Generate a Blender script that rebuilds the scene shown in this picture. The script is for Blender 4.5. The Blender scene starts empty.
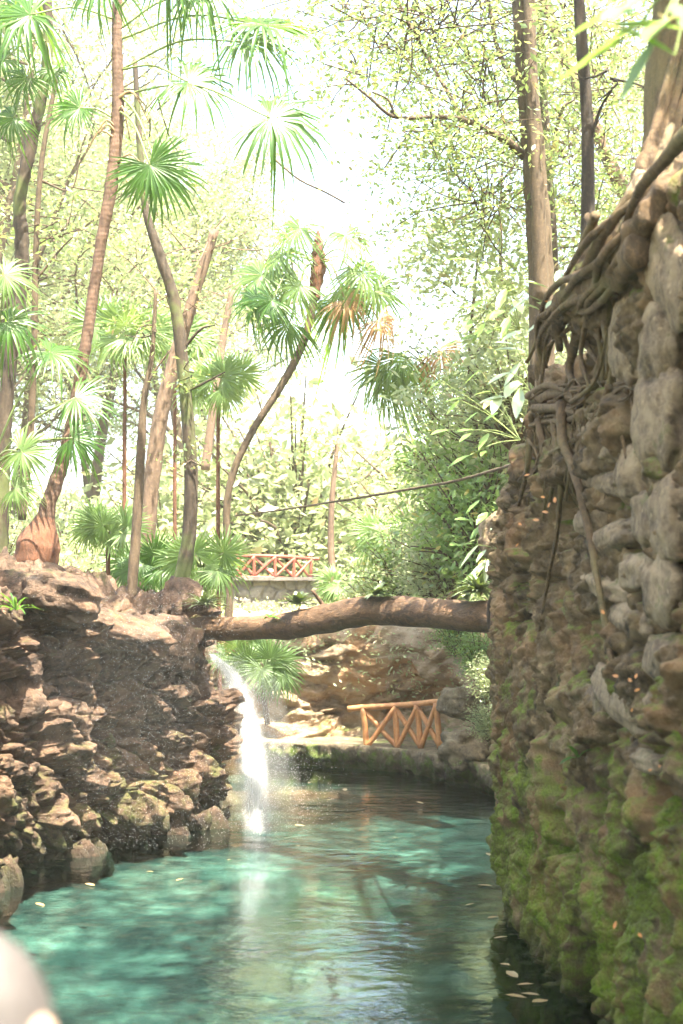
import bpy, math, random
import numpy as np
from mathutils import Vector, Matrix
random.seed(7); RN = np.random.RandomState(11)
SC = bpy.context.scene
COL = SC.collection
R = math.radians

# ------------------------------------------------------------------ camera
CAMZ = 3.2; PITCH = R(3.54); FPX = 1422.0
cd = bpy.data.cameras.new('camera'); cam = bpy.data.objects.new('camera', cd); COL.objects.link(cam)
cam.location = (0, 0, CAMZ); cam.rotation_euler = (math.pi/2 + PITCH, 0, 0)
cd.sensor_fit = 'VERTICAL'; cd.sensor_height = 36; cd.lens = 50; cd.clip_end = 2000; cd.clip_start = .05
cd.dof.use_dof = True; cd.dof.focus_distance = 20; cd.dof.aperture_fstop = 2.1
SC.camera = cam

def P(px, py, d):
    """the place at depth d (metres ahead) that the photograph shows at px, py"""
    u = (px-341.5)/FPX; v = (512-py)/FPX
    x, y, z = u, math.cos(PITCH)-v*math.sin(PITCH), math.sin(PITCH)+v*math.cos(PITCH)
    k = d/y
    return Vector((x*k, d, CAMZ+z*k))

# ------------------------------------------------------------------ numeric noise
def _h(ix, iy, iz, s):
    with np.errstate(over='ignore'):
        n = (ix.astype(np.int64)*374761393 + iy.astype(np.int64)*668265263 + iz.astype(np.int64)*2147483647*3 + s*1274126177) & 0xffffffff
        n = ((n ^ (n >> 13))*1274126177) & 0xffffffff
        n = ((n ^ (n >> 16))*2246822519) & 0xffffffff
        n = n ^ (n >> 15)
    return (n & 0xffffff)/float(0xffffff)
def gnoise(p, s=0):
    i = np.floor(p).astype(np.int64); f = p-i
    w = f*f*f*(f*(f*6-15)+10); out = 0
    for a in (0, 1):
        for b in (0, 1):
            for c in (0, 1):
                ix, iy, iz = i[:, 0]+a, i[:, 1]+b, i[:, 2]+c
                g = (_h(ix, iy, iz, s)*2-1)*(f[:, 0]-a)+(_h(ix, iy, iz, s+1)*2-1)*(f[:, 1]-b)+(_h(ix, iy, iz, s+2)*2-1)*(f[:, 2]-c)
                out = out+g*(w[:, 0] if a else 1-w[:, 0])*(w[:, 1] if b else 1-w[:, 1])*(w[:, 2] if c else 1-w[:, 2])
    return out*1.4
def fbm(p, o=5, s=0, ridge=False):
    out = 0; a = 1; t = 0
    for k in range(o):
        n = gnoise(p*(2.03**k)+k*17.3, s+7*k)
        if ridge: n = 1-2*np.abs(n)*1.3
        out = out+a*n; t += a; a *= .5
    return out/t
def worley(p, s=0, jit=.9):
    i = np.floor(p).astype(np.int64)
    f1 = np.full(len(p), 9.); f2 = f1.copy(); cid = np.zeros(len(p))
    for a in (-1, 0, 1):
        for b in (-1, 0, 1):
            for c in (-1, 0, 1):
                ix, iy, iz = i[:, 0]+a, i[:, 1]+b, i[:, 2]+c
                q = np.stack([ix+.5+jit*(_h(ix, iy, iz, s)-.5), iy+.5+jit*(_h(ix, iy, iz, s+1)-.5), iz+.5+jit*(_h(ix, iy, iz, s+2)-.5)], 1)
                d = np.sqrt(((q-p)**2).sum(1)); m = d < f1
                f2 = np.where(m, f1, np.minimum(f2, d)); cid = np.where(m, _h(ix, iy, iz, s+5), cid); f1 = np.where(m, d, f1)
    return f1, f2, cid
def sstep(a, b, x):
    t = np.clip((x-a)/(b-a), 0, 1); return t*t*(3-2*t)

# ------------------------------------------------------------------ objects
def mesh_np(name, V, F, smooth=True):
    V = np.asarray(V, np.float32); F = np.asarray(F, np.int32); k = F.shape[1]
    me = bpy.data.meshes.new(name)
    me.vertices.add(len(V)); me.vertices.foreach_set('co', V.ravel())
    me.loops.add(F.size); me.loops.foreach_set('vertex_index', F.ravel())
    me.polygons.add(len(F)); me.polygons.foreach_set('loop_start', np.arange(0, F.size, k, dtype=np.int32))
    me.update(calc_edges=True); me.validate()
    me.polygons.foreach_set('use_smooth', np.full(len(me.polygons), smooth)); me.update()
    return me
def link(name, me, mat=None, parent=None, **kw):
    o = bpy.data.objects.new(name, me); COL.objects.link(o)
    if me is not None and mat is not None:
        for m in (mat if isinstance(mat, (list, tuple)) else [mat]): me.materials.append(m)
    if parent is not None: o.parent = parent
    for k, v in kw.items(): o[k] = v
    return o
def thing(name, label, cat, loc=(0, 0, 0), group=None):
    o = bpy.data.objects.new(name, None); COL.objects.link(o); o.location = loc
    o['label'] = label; o['category'] = cat; o.empty_display_size = .1
    if group: o['group'] = group
    bpy.context.view_layer.update()
    return o
def child(name, me, mat, root):
    """mesh given in world coordinates, put under root that stands at its own place"""
    l = Vector(root.location); r = root
    while r.parent: r = r.parent; l = l+Vector(r.location)
    me.transform(Matrix.Translation(-l))
    return link(name, me, mat, root)
def copy_tree(o, parent=None):
    c = o.copy(); COL.objects.link(c); c.parent = parent
    for ch in list(o.children): copy_tree(ch, c)
    return c

class MB:
    def __init__(s): s.v = []; s.f = []; s.n = 0; s.m = []
    def add(s, V, F, mi=0):
        V = np.asarray(V, float).reshape(-1, 3); s.v.append(V)
        for f in F: s.f.append(tuple(int(i)+s.n for i in f)); s.m.append(mi)
        s.n += len(V); return s
    def mesh(s, name, smooth=True):
        me = bpy.data.meshes.new(name); me.from_pydata(np.concatenate(s.v).tolist(), [], s.f)
        me.polygons.foreach_set('use_smooth', [smooth]*len(me.polygons)); me.polygons.foreach_set('material_index', s.m); me.update(); return me

def catmull(pts, n):
    pts = [np.array(p, float) for p in pts]
    if len(pts) == 2: return np.array([pts[0]+(pts[1]-pts[0])*t for t in np.linspace(0, 1, n)])
    q = [2*pts[0]-pts[1]]+pts+[2*pts[-1]-pts[-2]]; out = []
    m = len(pts)-1
    for t in np.linspace(0, m-1e-6, n):
        i = int(t); u = t-i; a, b, c, d = q[i:i+4]
        out.append(.5*((2*b)+(-a+c)*u+(2*a-5*b+4*c-d)*u*u+(-a+3*b-3*c+d)*u**3))
    return np.array(out)
def tube(mb, pts, rad, n=None, sides=10, rough=.06, cap=True, mi=0, seed=None, fine=9., smooth_path=True):
    n = n or max(4, len(pts)*5)
    c = catmull(pts, n) if smooth_path else np.array(pts, float)
    n = len(c)
    r = np.interp(np.linspace(0, 1, n), np.linspace(0, 1, len(rad)), rad) if hasattr(rad, '__len__') else np.full(n, rad)
    T = np.gradient(c, axis=0); T /= np.linalg.norm(T, axis=1)[:, None]+1e-9
    a = np.array([1, 0, 0.]) if abs(T[0][0]) < .8 else np.array([0, 1., 0])
    u = np.cross(T[0], a); u /= np.linalg.norm(u); U = []
    for k in range(n):
        u = u-T[k]*u.dot(T[k]); u /= np.linalg.norm(u); U.append(u)
    U = np.array(U); W = np.cross(T, U)
    th = np.linspace(0, 2*np.pi, sides, endpoint=False)
    dirs = U[:, None]*np.cos(th)[None, :, None]+W[:, None]*np.sin(th)[None, :, None]
    V = c[:, None]+dirs*r[:, None, None]
    if rough:
        nz = gnoise(V.reshape(-1, 3)*fine/ max(.25, 6*r.max()) + (seed or 0)*3.1, 5).reshape(n, sides)
        V = c[:, None]+dirs*(r[:, None]*(1+rough*2.5*nz))[..., None]
    F = []
    for k in range(n-1):
        for j in range(sides):
            j2 = (j+1) % sides; F.append((k*sides+j, k*sides+j2, (k+1)*sides+j2, (k+1)*sides+j))
    V = V.reshape(-1, 3)
    if cap:
        b = len(V); V = np.vstack([V, c[0], c[-1]])
        for j in range(sides):
            j2 = (j+1) % sides; F.append((b, j2, j)); F.append((b+1, (n-1)*sides+j, (n-1)*sides+j2))
    mb.add(V, F, mi); return c, r
def box(mb, lo, hi, mi=0):
    x0, y0, z0 = lo; x1, y1, z1 = hi
    mb.add([(x0, y0, z0), (x1, y0, z0), (x1, y1, z0), (x0, y1, z0), (x0, y0, z1), (x1, y0, z1), (x1, y1, z1), (x0, y1, z1)],
           [(0, 3, 2, 1), (4, 5, 6, 7), (0, 1, 5, 4), (1, 2, 6, 5), (2, 3, 7, 6), (3, 0, 4, 7)], mi)

# ------------------------------------------------------------------ materials
class NT:
    def __init__(s, name):
        s.mat = bpy.data.materials.new(name); s.mat.use_nodes = True; s.t = s.mat.node_tree; s.t.nodes.clear()
        s.out = s.t.nodes.new('ShaderNodeOutputMaterial')
    def n(s, ty, inp=None, **kw):
        nd = s.t.nodes.new('ShaderNode'+ty)
        for k, v in kw.items(): setattr(nd, k, v)
        for k, v in (inp or {}).items():
            if isinstance(v, bpy.types.NodeSocket): s.t.links.new(v, nd.inputs[k])
            else:
                if isinstance(v, tuple) and len(v) == 3 and nd.inputs[k].type == 'RGBA': v = (*v, 1)
                nd.inputs[k].default_value = v
        return nd
    def noise(s, vec, scale, detail=6, rough=.6, dist=0):
        return s.n('TexNoise', {'Vector': vec, 'Scale': scale, 'Detail': detail, 'Roughness': rough, 'Distortion': dist}).outputs['Fac']
    def ramp(s, fac, stops):
        r = s.n('ValToRGB', {'Fac': fac}); e = r.color_ramp.elements
        while len(e) < len(stops): e.new(.5)
        for k, (p, c) in enumerate(stops): e[k].position = p; e[k].color = (*c, 1) if len(c) == 3 else c
        return r.outputs['Color']
    def mix(s, f, a, b, bt='MIX'):
        m = s.n('Mix', data_type='RGBA', blend_type=bt)
        for k, v in ((0, f), (6, a), (7, b)):
            if isinstance(v, bpy.types.NodeSocket): s.t.links.new(v, m.inputs[k])
            else: m.inputs[k].default_value = (*v, 1) if isinstance(v, tuple) else v
        return m.outputs[2]
    def math(s, op, a, b=0., c=0.):
        m = s.n('Math', operation=op)
        for k, v in enumerate((a, b, c)):
            if isinstance(v, bpy.types.NodeSocket): s.t.links.new(v, m.inputs[k])
            else: m.inputs[k].default_value = v
        return m.outputs[0]
    def map(s, vec, scale=(1, 1, 1), rot=(0, 0, 0)):
        return s.n('Mapping', {'Vector': vec, 'Scale': scale, 'Rotation': rot}).outputs[0]
    def done(s, surf=None, vol=None):
        if surf is not None: s.t.links.new(surf, s.out.inputs['Surface'])
        if vol is not None: s.t.links.new(vol, s.out.inputs['Volume'])
        return s.mat

def rock_mat(name, dark, mid, pale, moss=(.07, .11, .02), moss_lo=.0, moss_up=.3, moss_z=(0, 1.5), scale=1., bump=.5, stretch=(1, 1, 1), rough=.85, orange=0., mossw=.06):
    t = NT(name); g = t.n('NewGeometry'); pos = g.outputs['Position']
    v = t.map(pos, stretch)
    n1 = t.noise(v, 1.3*scale, 9, .62, .4); n2 = t.noise(v, 7*scale, 8, .7); n3 = t.noise(pos, 34*scale, 5, .7)
    c = t.ramp(n1, [(.3, dark), (.5, mid), (.72, pale)])
    c = t.mix(t.ramp(n2, [(.42, (0, 0, 0)), (.62, (1, 1, 1))]), c, t.mix(.5, c, pale))
    c = t.mix(t.ramp(n2, [(.28, (1, 1, 1)), (.42, (0, 0, 0))]), c, t.mix(.75, c, tuple(x*.35 for x in dark)))
    lic = t.n('TexVoronoi', {'Vector': v, 'Scale': 5*scale}).outputs['Distance']
    c = t.mix(t.math('MULTIPLY', t.ramp(lic, [(.12, (1, 1, 1)), (.2, (0, 0, 0))]), t.ramp(n3, [(.4, (0, 0, 0)), (.6, (.6, .6, .6))])), c, tuple(min(1, x*1.5) for x in pale))
    if orange: c = t.mix(t.math('MULTIPLY', t.ramp(t.noise(pos, .9, 5, .6, .8), [(.5, (0, 0, 0)), (.62, (1, 1, 1))]), orange), c, (.42, .2, .08))
    sep = t.n('SeparateXYZ', {0: pos}).outputs['Z']; nz = t.n('SeparateXYZ', {0: g.outputs['Normal']}).outputs['Z']
    low = t.n('MapRange', {'Value': sep, 'From Min': moss_z[1], 'From Max': moss_z[0], 'To Min': 0., 'To Max': moss_lo}).outputs[0]
    up = t.math('MULTIPLY', t.math('MAXIMUM', nz, 0.), moss_up)
    mm = t.noise(v, 2.2*scale, 7, .7); s = t.math('ADD', t.math('ADD', low, up), t.math('SUBTRACT', mm, .62))
    mf = t.n('MapRange', {'Value': s, 'From Min': 0., 'From Max': mossw*2}).outputs[0]
    mf = t.math('MULTIPLY', mf, t.ramp(n2, [(.35, (.25, .25, .25)), (.6, (1, 1, 1))]))
    mc = t.ramp(n3, [(.3, tuple(x*.5 for x in moss)), (.7, (moss[0]*1.7, moss[1]*1.7, moss[2]*1.4))])
    c = t.mix(mf, c, mc)
    # a wet, stained band at the water line
    wet = t.n('MapRange', {'Value': t.math('ADD', sep, t.math('MULTIPLY', n1, -.5)), 'From Min': .1, 'From Max': -.12}).outputs[0]
    c = t.mix(wet, c, t.mix(1., c, (.35, .33, .3), 'MULTIPLY'))
    hsum = t.math('ADD', t.math('MULTIPLY', n2, .8), t.math('MULTIPLY', n3, .35)); hsum = t.math('ADD', hsum, t.math('MULTIPLY', n1, .8))
    b = t.n('Bump', {'Strength': bump, 'Distance': .09, 'Height': hsum}).outputs[0]
    p = t.n('BsdfPrincipled', {'Base Color': c, 'Roughness': t.math('MULTIPLY_ADD', n2, .5, rough-.35), 'Normal': b, 'Specular IOR Level': .45})
    return t.done(p.outputs[0])
def bark_mat(name, dark, pale, ring=0., scale=1., moss=0., rough=.85, bump=.6, stretch=(5, 5, 1.1)):
    t = NT(name); g = t.n('NewGeometry'); pos = g.outputs['Position']
    v = t.map(pos, stretch); n = t.noise(v, 2.2*scale, 8, .65, .5); n2 = t.noise(pos, 20*scale, 5, .7); n0 = t.noise(pos, 1.1, 4)
    c = t.ramp(t.math('MULTIPLY_ADD', n0, .35, t.math('MULTIPLY', n, .65)), [(.34, dark), (.62, pale)])
    c = t.mix(t.ramp(n2, [(.5, (0, 0, 0)), (.72, (.7, .7, .7))]), c, tuple(min(1, x*1.5) for x in pale))
    if moss: c = t.mix(t.math('MULTIPLY', t.ramp(n0, [(.5, (0, 0, 0)), (.6, (1, 1, 1))]), moss), c, (.09, .12, .03))
    h = t.math('ADD', n, t.math('MULTIPLY', n2, .3))
    if ring:
        w = t.n('TexWave', {'Vector': pos, 'Scale': 4.5, 'Distortion': 5., 'Detail': 3.}, wave_type='BANDS', bands_direction='Z').outputs['Fac']
        c = t.mix(t.math('MULTIPLY', w, ring), c, tuple(x*.6 for x in dark)); h = t.math('ADD', h, t.math('MULTIPLY', w, ring))
    b = t.n('Bump', {'Strength': bump, 'Distance': .03, 'Height': h}).outputs[0]
    return t.done(t.n('BsdfPrincipled', {'Base Color': c, 'Roughness': rough, 'Normal': b}).outputs[0])
def leaf_mat(name, a, b, tr=(.3, .42, .06), tf=.45, gloss=.12, rough=.4, dead=None, deadf=.06):
    t = NT(name); g = t.n('NewGeometry'); rnd = g.outputs['Random Per Island']
    n = t.noise(g.outputs['Position'], 1.4, 3)
    f = t.math('MULTIPLY_ADD', rnd, .6, t.math('MULTIPLY', n, .4))
    c = t.ramp(f, [(.15, a), (.75, b)])
    if dead: c = t.mix(t.ramp(rnd, [(deadf, (1, 1, 1)), (deadf+.01, (0, 0, 0))]), c, dead)
    d = t.n('BsdfDiffuse', {'Color': c}).outputs[0]
    trc = t.mix(.55, c, tr)
    tl = t.n('BsdfTranslucent', {'Color': trc}).outputs[0]
    m = t.n('MixShader', {0: tf, 1: d, 2: tl}).outputs[0]
    gl = t.n('BsdfGlossy', {'Color': (.9, .95, .9), 'Roughness': rough}).outputs[0]
    fr = t.n('LayerWeight', {'Blend': .35}).outputs['Facing']
    m = t.n('MixShader', {0: t.math('MULTIPLY_ADD', fr, gloss, gloss*.35), 1: m, 2: gl}).outputs[0]
    return t.done(m)
def plain(name, c, rough=.6, c2=None, scale=8.):
    t = NT(name); pos = t.n('NewGeometry').outputs['Position']; n = t.noise(pos, scale, 6, .65)
    col = t.ramp(n, [(.3, c2 or tuple(x*.6 for x in c)), (.65, c)])
    b = t.n('Bump', {'Strength': .3, 'Distance': .01, 'Height': n}).outputs[0]
    return t.done(t.n('BsdfPrincipled', {'Base Color': col, 'Roughness': rough, 'Normal': b}).outputs[0])

M = {}
M['rock_left'] = rock_mat('left rock', (.01, .005, .003), (.058, .03, .017), (.25, .155, .105), moss=(.07, .075, .02), moss_lo=.2, moss_up=.1, moss_z=(.0, 1.8), scale=1.1, bump=1., orange=.12, rough=.75)
M['rock_right'] = rock_mat('right wall', (.013, .007, .0035), (.09, .056, .027), (.36, .25, .14), moss=(.11, .165, .012), moss_lo=.28, moss_up=.16, moss_z=(.3, 3.2), scale=1.2, bump=.9, stretch=(1, 1, .6), orange=.3)
M['stone'] = rock_mat('wall stone', (.035, .02, .011), (.17, .112, .067), (.42, .31, .2), moss=(.06, .08, .008), moss_lo=.02, moss_up=.12, moss_z=(2.8, 5), scale=2.2, bump=.6)
M['cliff'] = rock_mat('back cliff', (.1, .06, .035), (.3, .2, .125), (.48, .37, .27), moss=(.14, .19, .05), moss_lo=.16, moss_up=.12, moss_z=(.0, 1.), scale=.8, bump=.8, stretch=(1, 1, 2.2), orange=.55)
M['ledge'] = rock_mat('ledge', (.06, .045, .025), (.17, .125, .08), (.36, .29, .2), moss=(.12, .19, .03), moss_lo=.26, moss_up=.0, moss_z=(0., .7), scale=1.4, bump=.9)
M['bridge_stone'] = rock_mat('bridge stone', (.05, .042, .037), (.13, .11, .1), (.22, .19, .17), moss_up=.1, scale=1.2)
M['bark_palm'] = bark_mat('palm bark', (.04, .02, .013), (.15, .085, .056), ring=.1)
M['bark_dark'] = bark_mat('dark bark', (.014, .009, .006), (.07, .047, .03), moss=.7)
M['bark_black'] = bark_mat('black bark', (.006, .004, .003), (.045, .03, .02), scale=2)
M['bark_pale'] = bark_mat('pale bark', (.06, .036, .024), (.17, .11, .074))
M['bark_brown'] = bark_mat('brown bark', (.03, .018, .01), (.105, .07, .042))
M['bark_log'] = bark_mat('log bark', (.016, .007, .003), (.13, .07, .035), scale=.9, rough=.7, bump=1., stretch=(1, 3, 6))
M['bark_root'] = bark_mat('root bark', (.02, .011, .005), (.15, .092, .046), scale=1.5, moss=.25)
M['fibre'] = bark_mat('palm fibre', (.03, .011, .005), (.15, .06, .03), scale=2)
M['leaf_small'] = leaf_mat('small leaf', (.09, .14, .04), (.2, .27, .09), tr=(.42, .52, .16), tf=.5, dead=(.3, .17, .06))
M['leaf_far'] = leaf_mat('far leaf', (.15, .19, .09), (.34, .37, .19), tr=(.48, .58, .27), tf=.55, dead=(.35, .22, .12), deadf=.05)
M['leaf_broad'] = leaf_mat('broad leaf', (.07, .16, .025), (.2, .32, .07), tr=(.4, .55, .12), tf=.5, gloss=.14, rough=.4, dead=(.5, .35, .08), deadf=.04)
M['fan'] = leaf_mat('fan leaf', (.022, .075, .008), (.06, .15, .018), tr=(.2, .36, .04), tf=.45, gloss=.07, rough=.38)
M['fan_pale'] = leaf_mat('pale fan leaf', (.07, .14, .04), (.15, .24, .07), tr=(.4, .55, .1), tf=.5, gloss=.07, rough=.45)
M['fan_dead'] = leaf_mat('dead fan leaf', (.3, .16, .08), (.5, .3, .16), tr=(.55, .3, .1), tf=.4, gloss=.1)
M['petiole'] = plain('petiole', (.2, .26, .08), .5)
M['petiole_brown'] = plain('brown petiole', (.32, .2, .1), .6)
M['leaf_white'] = leaf_mat('glossy pale leaf', (.14, .24, .08), (.34, .42, .2), tf=.4, gloss=.3)
M['leaf_orange'] = leaf_mat('fallen leaf', (.45, .13, .04), (.7, .3, .08), tr=(.8, .3, .05), tf=.3, gloss=.1)
M['leaf_yellow'] = leaf_mat('floating leaf', (.14, .08, .03), (.35, .26, .12), tf=.1, gloss=.2)
M['wood_orange'] = plain('peeled orange pole', (.62, .3, .13), .5, (.42, .17, .07), 6)
M['wood_red'] = plain('red painted pole', (.28, .07, .045), .55, (.18, .045, .03), 5)
M['white_blob'] = plain('pale blob', (.085, .074, .072), .7, (.07, .06, .058), 3)

def ground_mat():
    t = NT('forest floor'); g = t.n('NewGeometry'); pos = g.outputs['Position']
    n = t.noise(pos, 1.1, 7, .65); n2 = t.noise(pos, 9, 6, .7)
    c = t.ramp(n, [(.35, (.1, .07, .04)), (.5, (.16, .15, .06)), (.65, (.12, .18, .05))])
    c = t.mix(t.ramp(n2, [(.5, (0, 0, 0)), (.65, (.8, .8, .8))]), c, (.32, .24, .15))
    z = t.n('SeparateXYZ', {0: pos}).outputs['Z']
    b1 = t.noise(pos, .7, 9, .68, .2); b2 = t.n('TexVoronoi', {'Vector': pos, 'Scale': 2.6}).outputs['Distance']
    bed = t.ramp(t.math('MULTIPLY_ADD', b2, -.2, t.math('ADD', b1, .06)), [(.36, (.008, .016, .016)), (.47, (.035, .055, .05)), (.57, (.11, .14, .12)), (.7, (.32, .34, .3))])
    c = t.mix(t.n('MapRange', {'Value': z, 'From Min': .05, 'From Max': -.1}).outputs[0], c, bed)
    bp = t.n('Bump', {'Strength': .5, 'Distance': .1, 'Height': n2}).outputs[0]
    return t.done(t.n('BsdfPrincipled', {'Base Color': c, 'Roughness': .9, 'Normal': bp}).outputs[0])
def water_mat():
    t = NT('water'); pos = t.n('NewGeometry').outputs['Position']
    a = t.noise(t.map(pos, (1., 1.5, 1)), 2.2, 3, .5, .5); b = t.noise(t.map(pos, (1., 1.4, 1)), 9, 3, .55, .3)
    calm = t.ramp(t.noise(pos, .35, 2), [(.4, (.12, .12, .12)), (.62, (1, 1, 1))])
    h = t.math('ADD', t.math('MULTIPLY', a, .8), t.math('MULTIPLY', b, .16))
    bp = t.n('Bump', {'Strength': t.math('MULTIPLY', calm, .42), 'Distance': .1, 'Height': h}).outputs[0]
    fr = t.n('Fresnel', {'IOR': 1.4, 'Normal': bp}).outputs[0]
    gl = t.n('BsdfGlossy', {'Color': (1, 1, 1), 'Roughness': .03, 'Normal': bp}).outputs[0]
    tr = t.n('BsdfTransparent', {'Color': (.46, .7, .68)}).outputs[0]
    return t.done(t.n('MixShader', {0: fr, 1: tr, 2: gl}).outputs[0])
M['ground'] = ground_mat(); M['water'] = water_mat()

# ------------------------------------------------------------------ terrain + water
CH = np.array([(-7.5, -14), (-6.0, 8), (-5.6, 12.4), (-4.9, 16.), (-4.2, 19), (-2.9, 21.4), (-2.9, 22.5), (-3.6, 24), (-3.6, 29.3), (-1.0, 29.3), (1.1, 29.1), (2.5, 28), (3.4, 24.5), (3.6, 20.5), (2.4, 17), (1.72, 15.2), (1.68, 14), (1.87, 10.7), (2.1, 8), (2.2, 4), (3, -14)])
def sdist(x, y):
    d = np.full(x.shape, 1e9); ins = np.zeros(x.shape, bool)
    for k in range(len(CH)):
        ax, ay = CH[k]; bx, by = CH[(k+1) % len(CH)]
        ex, ey = bx-ax, by-ay; t = np.clip(((x-ax)*ex+(y-ay)*ey)/(ex*ex+ey*ey), 0, 1)
        d = np.minimum(d, np.hypot(x-ax-t*ex, y-ay-t*ey))
        c = ((ay > y) != (by > y)) & (x < (bx-ax)*(y-ay)/(by-ay+1e-12)+ax); ins ^= c
    return np.where(ins, -d, d)
def land(x, y):
    left = 3.05+.5*sstep(-3, -8, x)+.25*sstep(19, 14, y)
    right = 2.5+3.0*sstep(18.5, 14, y)
    back = 2.35+.6*sstep(30, 42, y)+1.5*sstep(48, 80, y)+12*sstep(75, 220, y)
    h = np.where(x < 0, left, right)
    w = sstep(-1.5, 1.5, x); h = left*(1-w)+right*w
    w = sstep(22, 30, y); h = h*(1-w)+back*w
    h = h+5*sstep(12, 60, np.abs(x))
    return h
def H(x, y):
    x = np.asarray(x, float); y = np.asarray(y, float)
    d = sdist(x, y); w = sstep(.5, 1.3, d)
    q = np.stack([x, y, x*0], 1) if x.ndim == 1 else np.array([[x, y, 0]])
    n = fbm(q*.35, 3, 3)
    bed = -.3-.55*sstep(20, 11, y)+.1*fbm(q*.8+9, 3, 8)
    out = bed*(1-w)+(land(x, y)+n*.35)*w
    return out
def hz(x, y): return float(H(np.array([float(x)]), np.array([float(y)]))[0])
gx = np.concatenate([-np.geomspace(400, 12, 26), np.linspace(-11.5, 11.5, 190), np.geomspace(12, 400, 26)])
gy = np.concatenate([-np.geomspace(200, 15, 12), np.linspace(-14, 34, 330), np.geomspace(34.4, 600, 60)])
X, Y = np.meshgrid(gx, gy); Z = H(X.ravel(), Y.ravel())
V = np.stack([X.ravel(), Y.ravel(), Z], 1)
def gridF(nv, nu):
    a = (np.arange(nv-1)[:, None]*nu+np.arange(nu-1)[None]).ravel(); return np.stack([a, a+1, a+nu+1, a+nu], 1)
link('ground', mesh_np('ground', V, gridF(len(gy), len(gx))), M['ground'], kind='structure')
mb = MB(); box(mb, (-11, -13, -3.2), (8, 31, 0)); link('water', mb.mesh('water', False), M['water'], kind='structure')

# ------------------------------------------------------------------ rock faces
def cliff(name, plan, side, ztop, setback, nu, nv, disp, mat, zbot=-1.2, capw=3., parent=None, rise=.2, **kw):
    c = catmull([(x, y, 0) for x, y in plan], nu)
    seg = np.r_[0, np.cumsum(np.linalg.norm(np.diff(c, axis=0), axis=1))]
    s = np.linspace(0, seg[-1], nu); c = np.stack([np.interp(s, seg, c[:, k]) for k in range(3)], 1)
    T = np.gradient(c, axis=0); T /= np.linalg.norm(T, axis=1)[:, None]
    Nn = np.stack([T[:, 1], -T[:, 0], T[:, 2]*0], 1)*side
    k = 25; ker = np.ones(k)/k
    Nn = np.stack([np.convolve(np.pad(Nn[:, j], k//2, 'edge'), ker, 'valid') for j in range(3)], 1); Nn /= np.linalg.norm(Nn, axis=1)[:, None]
    zt = ztop(c[:, 0], c[:, 1])
    t = np.linspace(0, 1, nv); tf = np.clip(t/.8, 0, 1); tc = np.clip((t-.8)/.2, 0, 1)
    Zf = zbot+(zt[None]-zbot)*tf[:, None]+rise*tc[:, None]
    sb = setback(Zf, c[None, :, 0]+0*Zf, c[None, :, 1]+0*Zf)+capw*tc[:, None]
    Vv = c[None]-Nn[None]*sb[..., None]; Vv[..., 2] = Zf
    du = np.gradient(Vv, axis=1); dv = np.gradient(Vv, axis=0); n = np.cross(du, dv)
    n /= np.linalg.norm(n, axis=2)[..., None]+1e-9
    if (n[nv//3]*Nn).sum() < 0: n = -n
    for _ in range(12):
        n[1:-1] = (n[:-2]+n[1:-1]*2+n[2:])/4
    n /= np.linalg.norm(n, axis=2)[..., None]+1e-9
    p = Vv.reshape(-1, 3); dd = disp(p, n.reshape(-1, 3))
    p = p+n.reshape(-1, 3)*dd[:, None]
    me = mesh_np(name, p, gridF(nv, nu))
    return link(name, me, mat, parent, **kw)

def disp_left(p, n):
    a = np.array([.75, .35, -.56]); a /= np.linalg.norm(a)
    b = np.cross(a, [.3, -1, .2]); b /= np.linalg.norm(b); c = np.cross(a, b)
    w = p+.25*np.stack([gnoise(p*1.5, 1), gnoise(p*1.5, 4), gnoise(p*1.5, 7)], 1)
    q = np.stack([w@a*.75, w@b*1.7, w@c*1.3], 1)
    f1, f2, id1 = worley(q*.85, 3); g1, g2, id2 = worley(q*2.3, 9); h1, h2, id3 = worley(w*6, 19)
    d = (id1-.5)*.5+np.minimum(f2-f1, .3)*.6+(id2-.5)*.3+np.minimum(g2-g1, .25)*.42+(id3-.5)*.06+np.minimum(h2-h1, .2)*.16
    d += fbm(q*1.3, 5, 30, True)*.2+fbm(p*6, 4, 41)*.09
    return d-.2
def disp_right(p, n):
    w = p+.14*np.stack([gnoise(p*2, 1), gnoise(p*2, 4), gnoise(p*2, 7)], 1)
    q = w*np.array([1.4, 1.15, 1.7])
    f1, f2, id1 = worley(q, 23); g1, g2, id2 = worley(w*4.2, 29)
    up = sstep(2.2, 3.6, p[:, 2]); low = 1-up
    near = sstep(11.8, 10.2, p[:, 1])*sstep(.9, 2.4, p[:, 2])
    k = np.maximum(up, near*.8)
    m1, m2, id3 = worley(w*9*np.array([1, 1, 1.3]), 37)
    d = k*((id1-.5)*.24+np.minimum(f2-f1, .16)*.8-.1)+(.15+.85*k)*((id2-.5)*.12+np.minimum(g2-g1, .12)*.35)+(.25+.75*k)*((id3-.5)*.045+np.minimum(m2-m1, .15)*.1)
    drip = fbm(p*np.array([3.2, 3.2, .55]), 5, 61, True)
    d += (1-.6*k)*drip*.2+fbm(p*2.2, 5, 71)*.2+fbm(p*7, 5, 77, True)*.06
    hole = fbm(p*1.3+3, 4, 81); d -= .4*sstep(.12, .35, hole)
    bc = np.array([1.75, 11.6, 5.15]); d -= .6*np.exp(-(((p-bc)*np.array([1, .8, 1.6]))**2).sum(1)/.16)
    return d
def disp_back(p, n):
    w = p+.3*np.stack([gnoise(p, 1), gnoise(p, 4), gnoise(p, 7)], 1)
    q = w*np.array([.7, .7, 1.9]); f1, f2, i1 = worley(q, 53)
    return (i1-.5)*.35+np.minimum(f2-f1, .25)*.5+fbm(q*1.2, 5, 91, True)*.2+fbm(p*5, 3, 95)*.06

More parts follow.
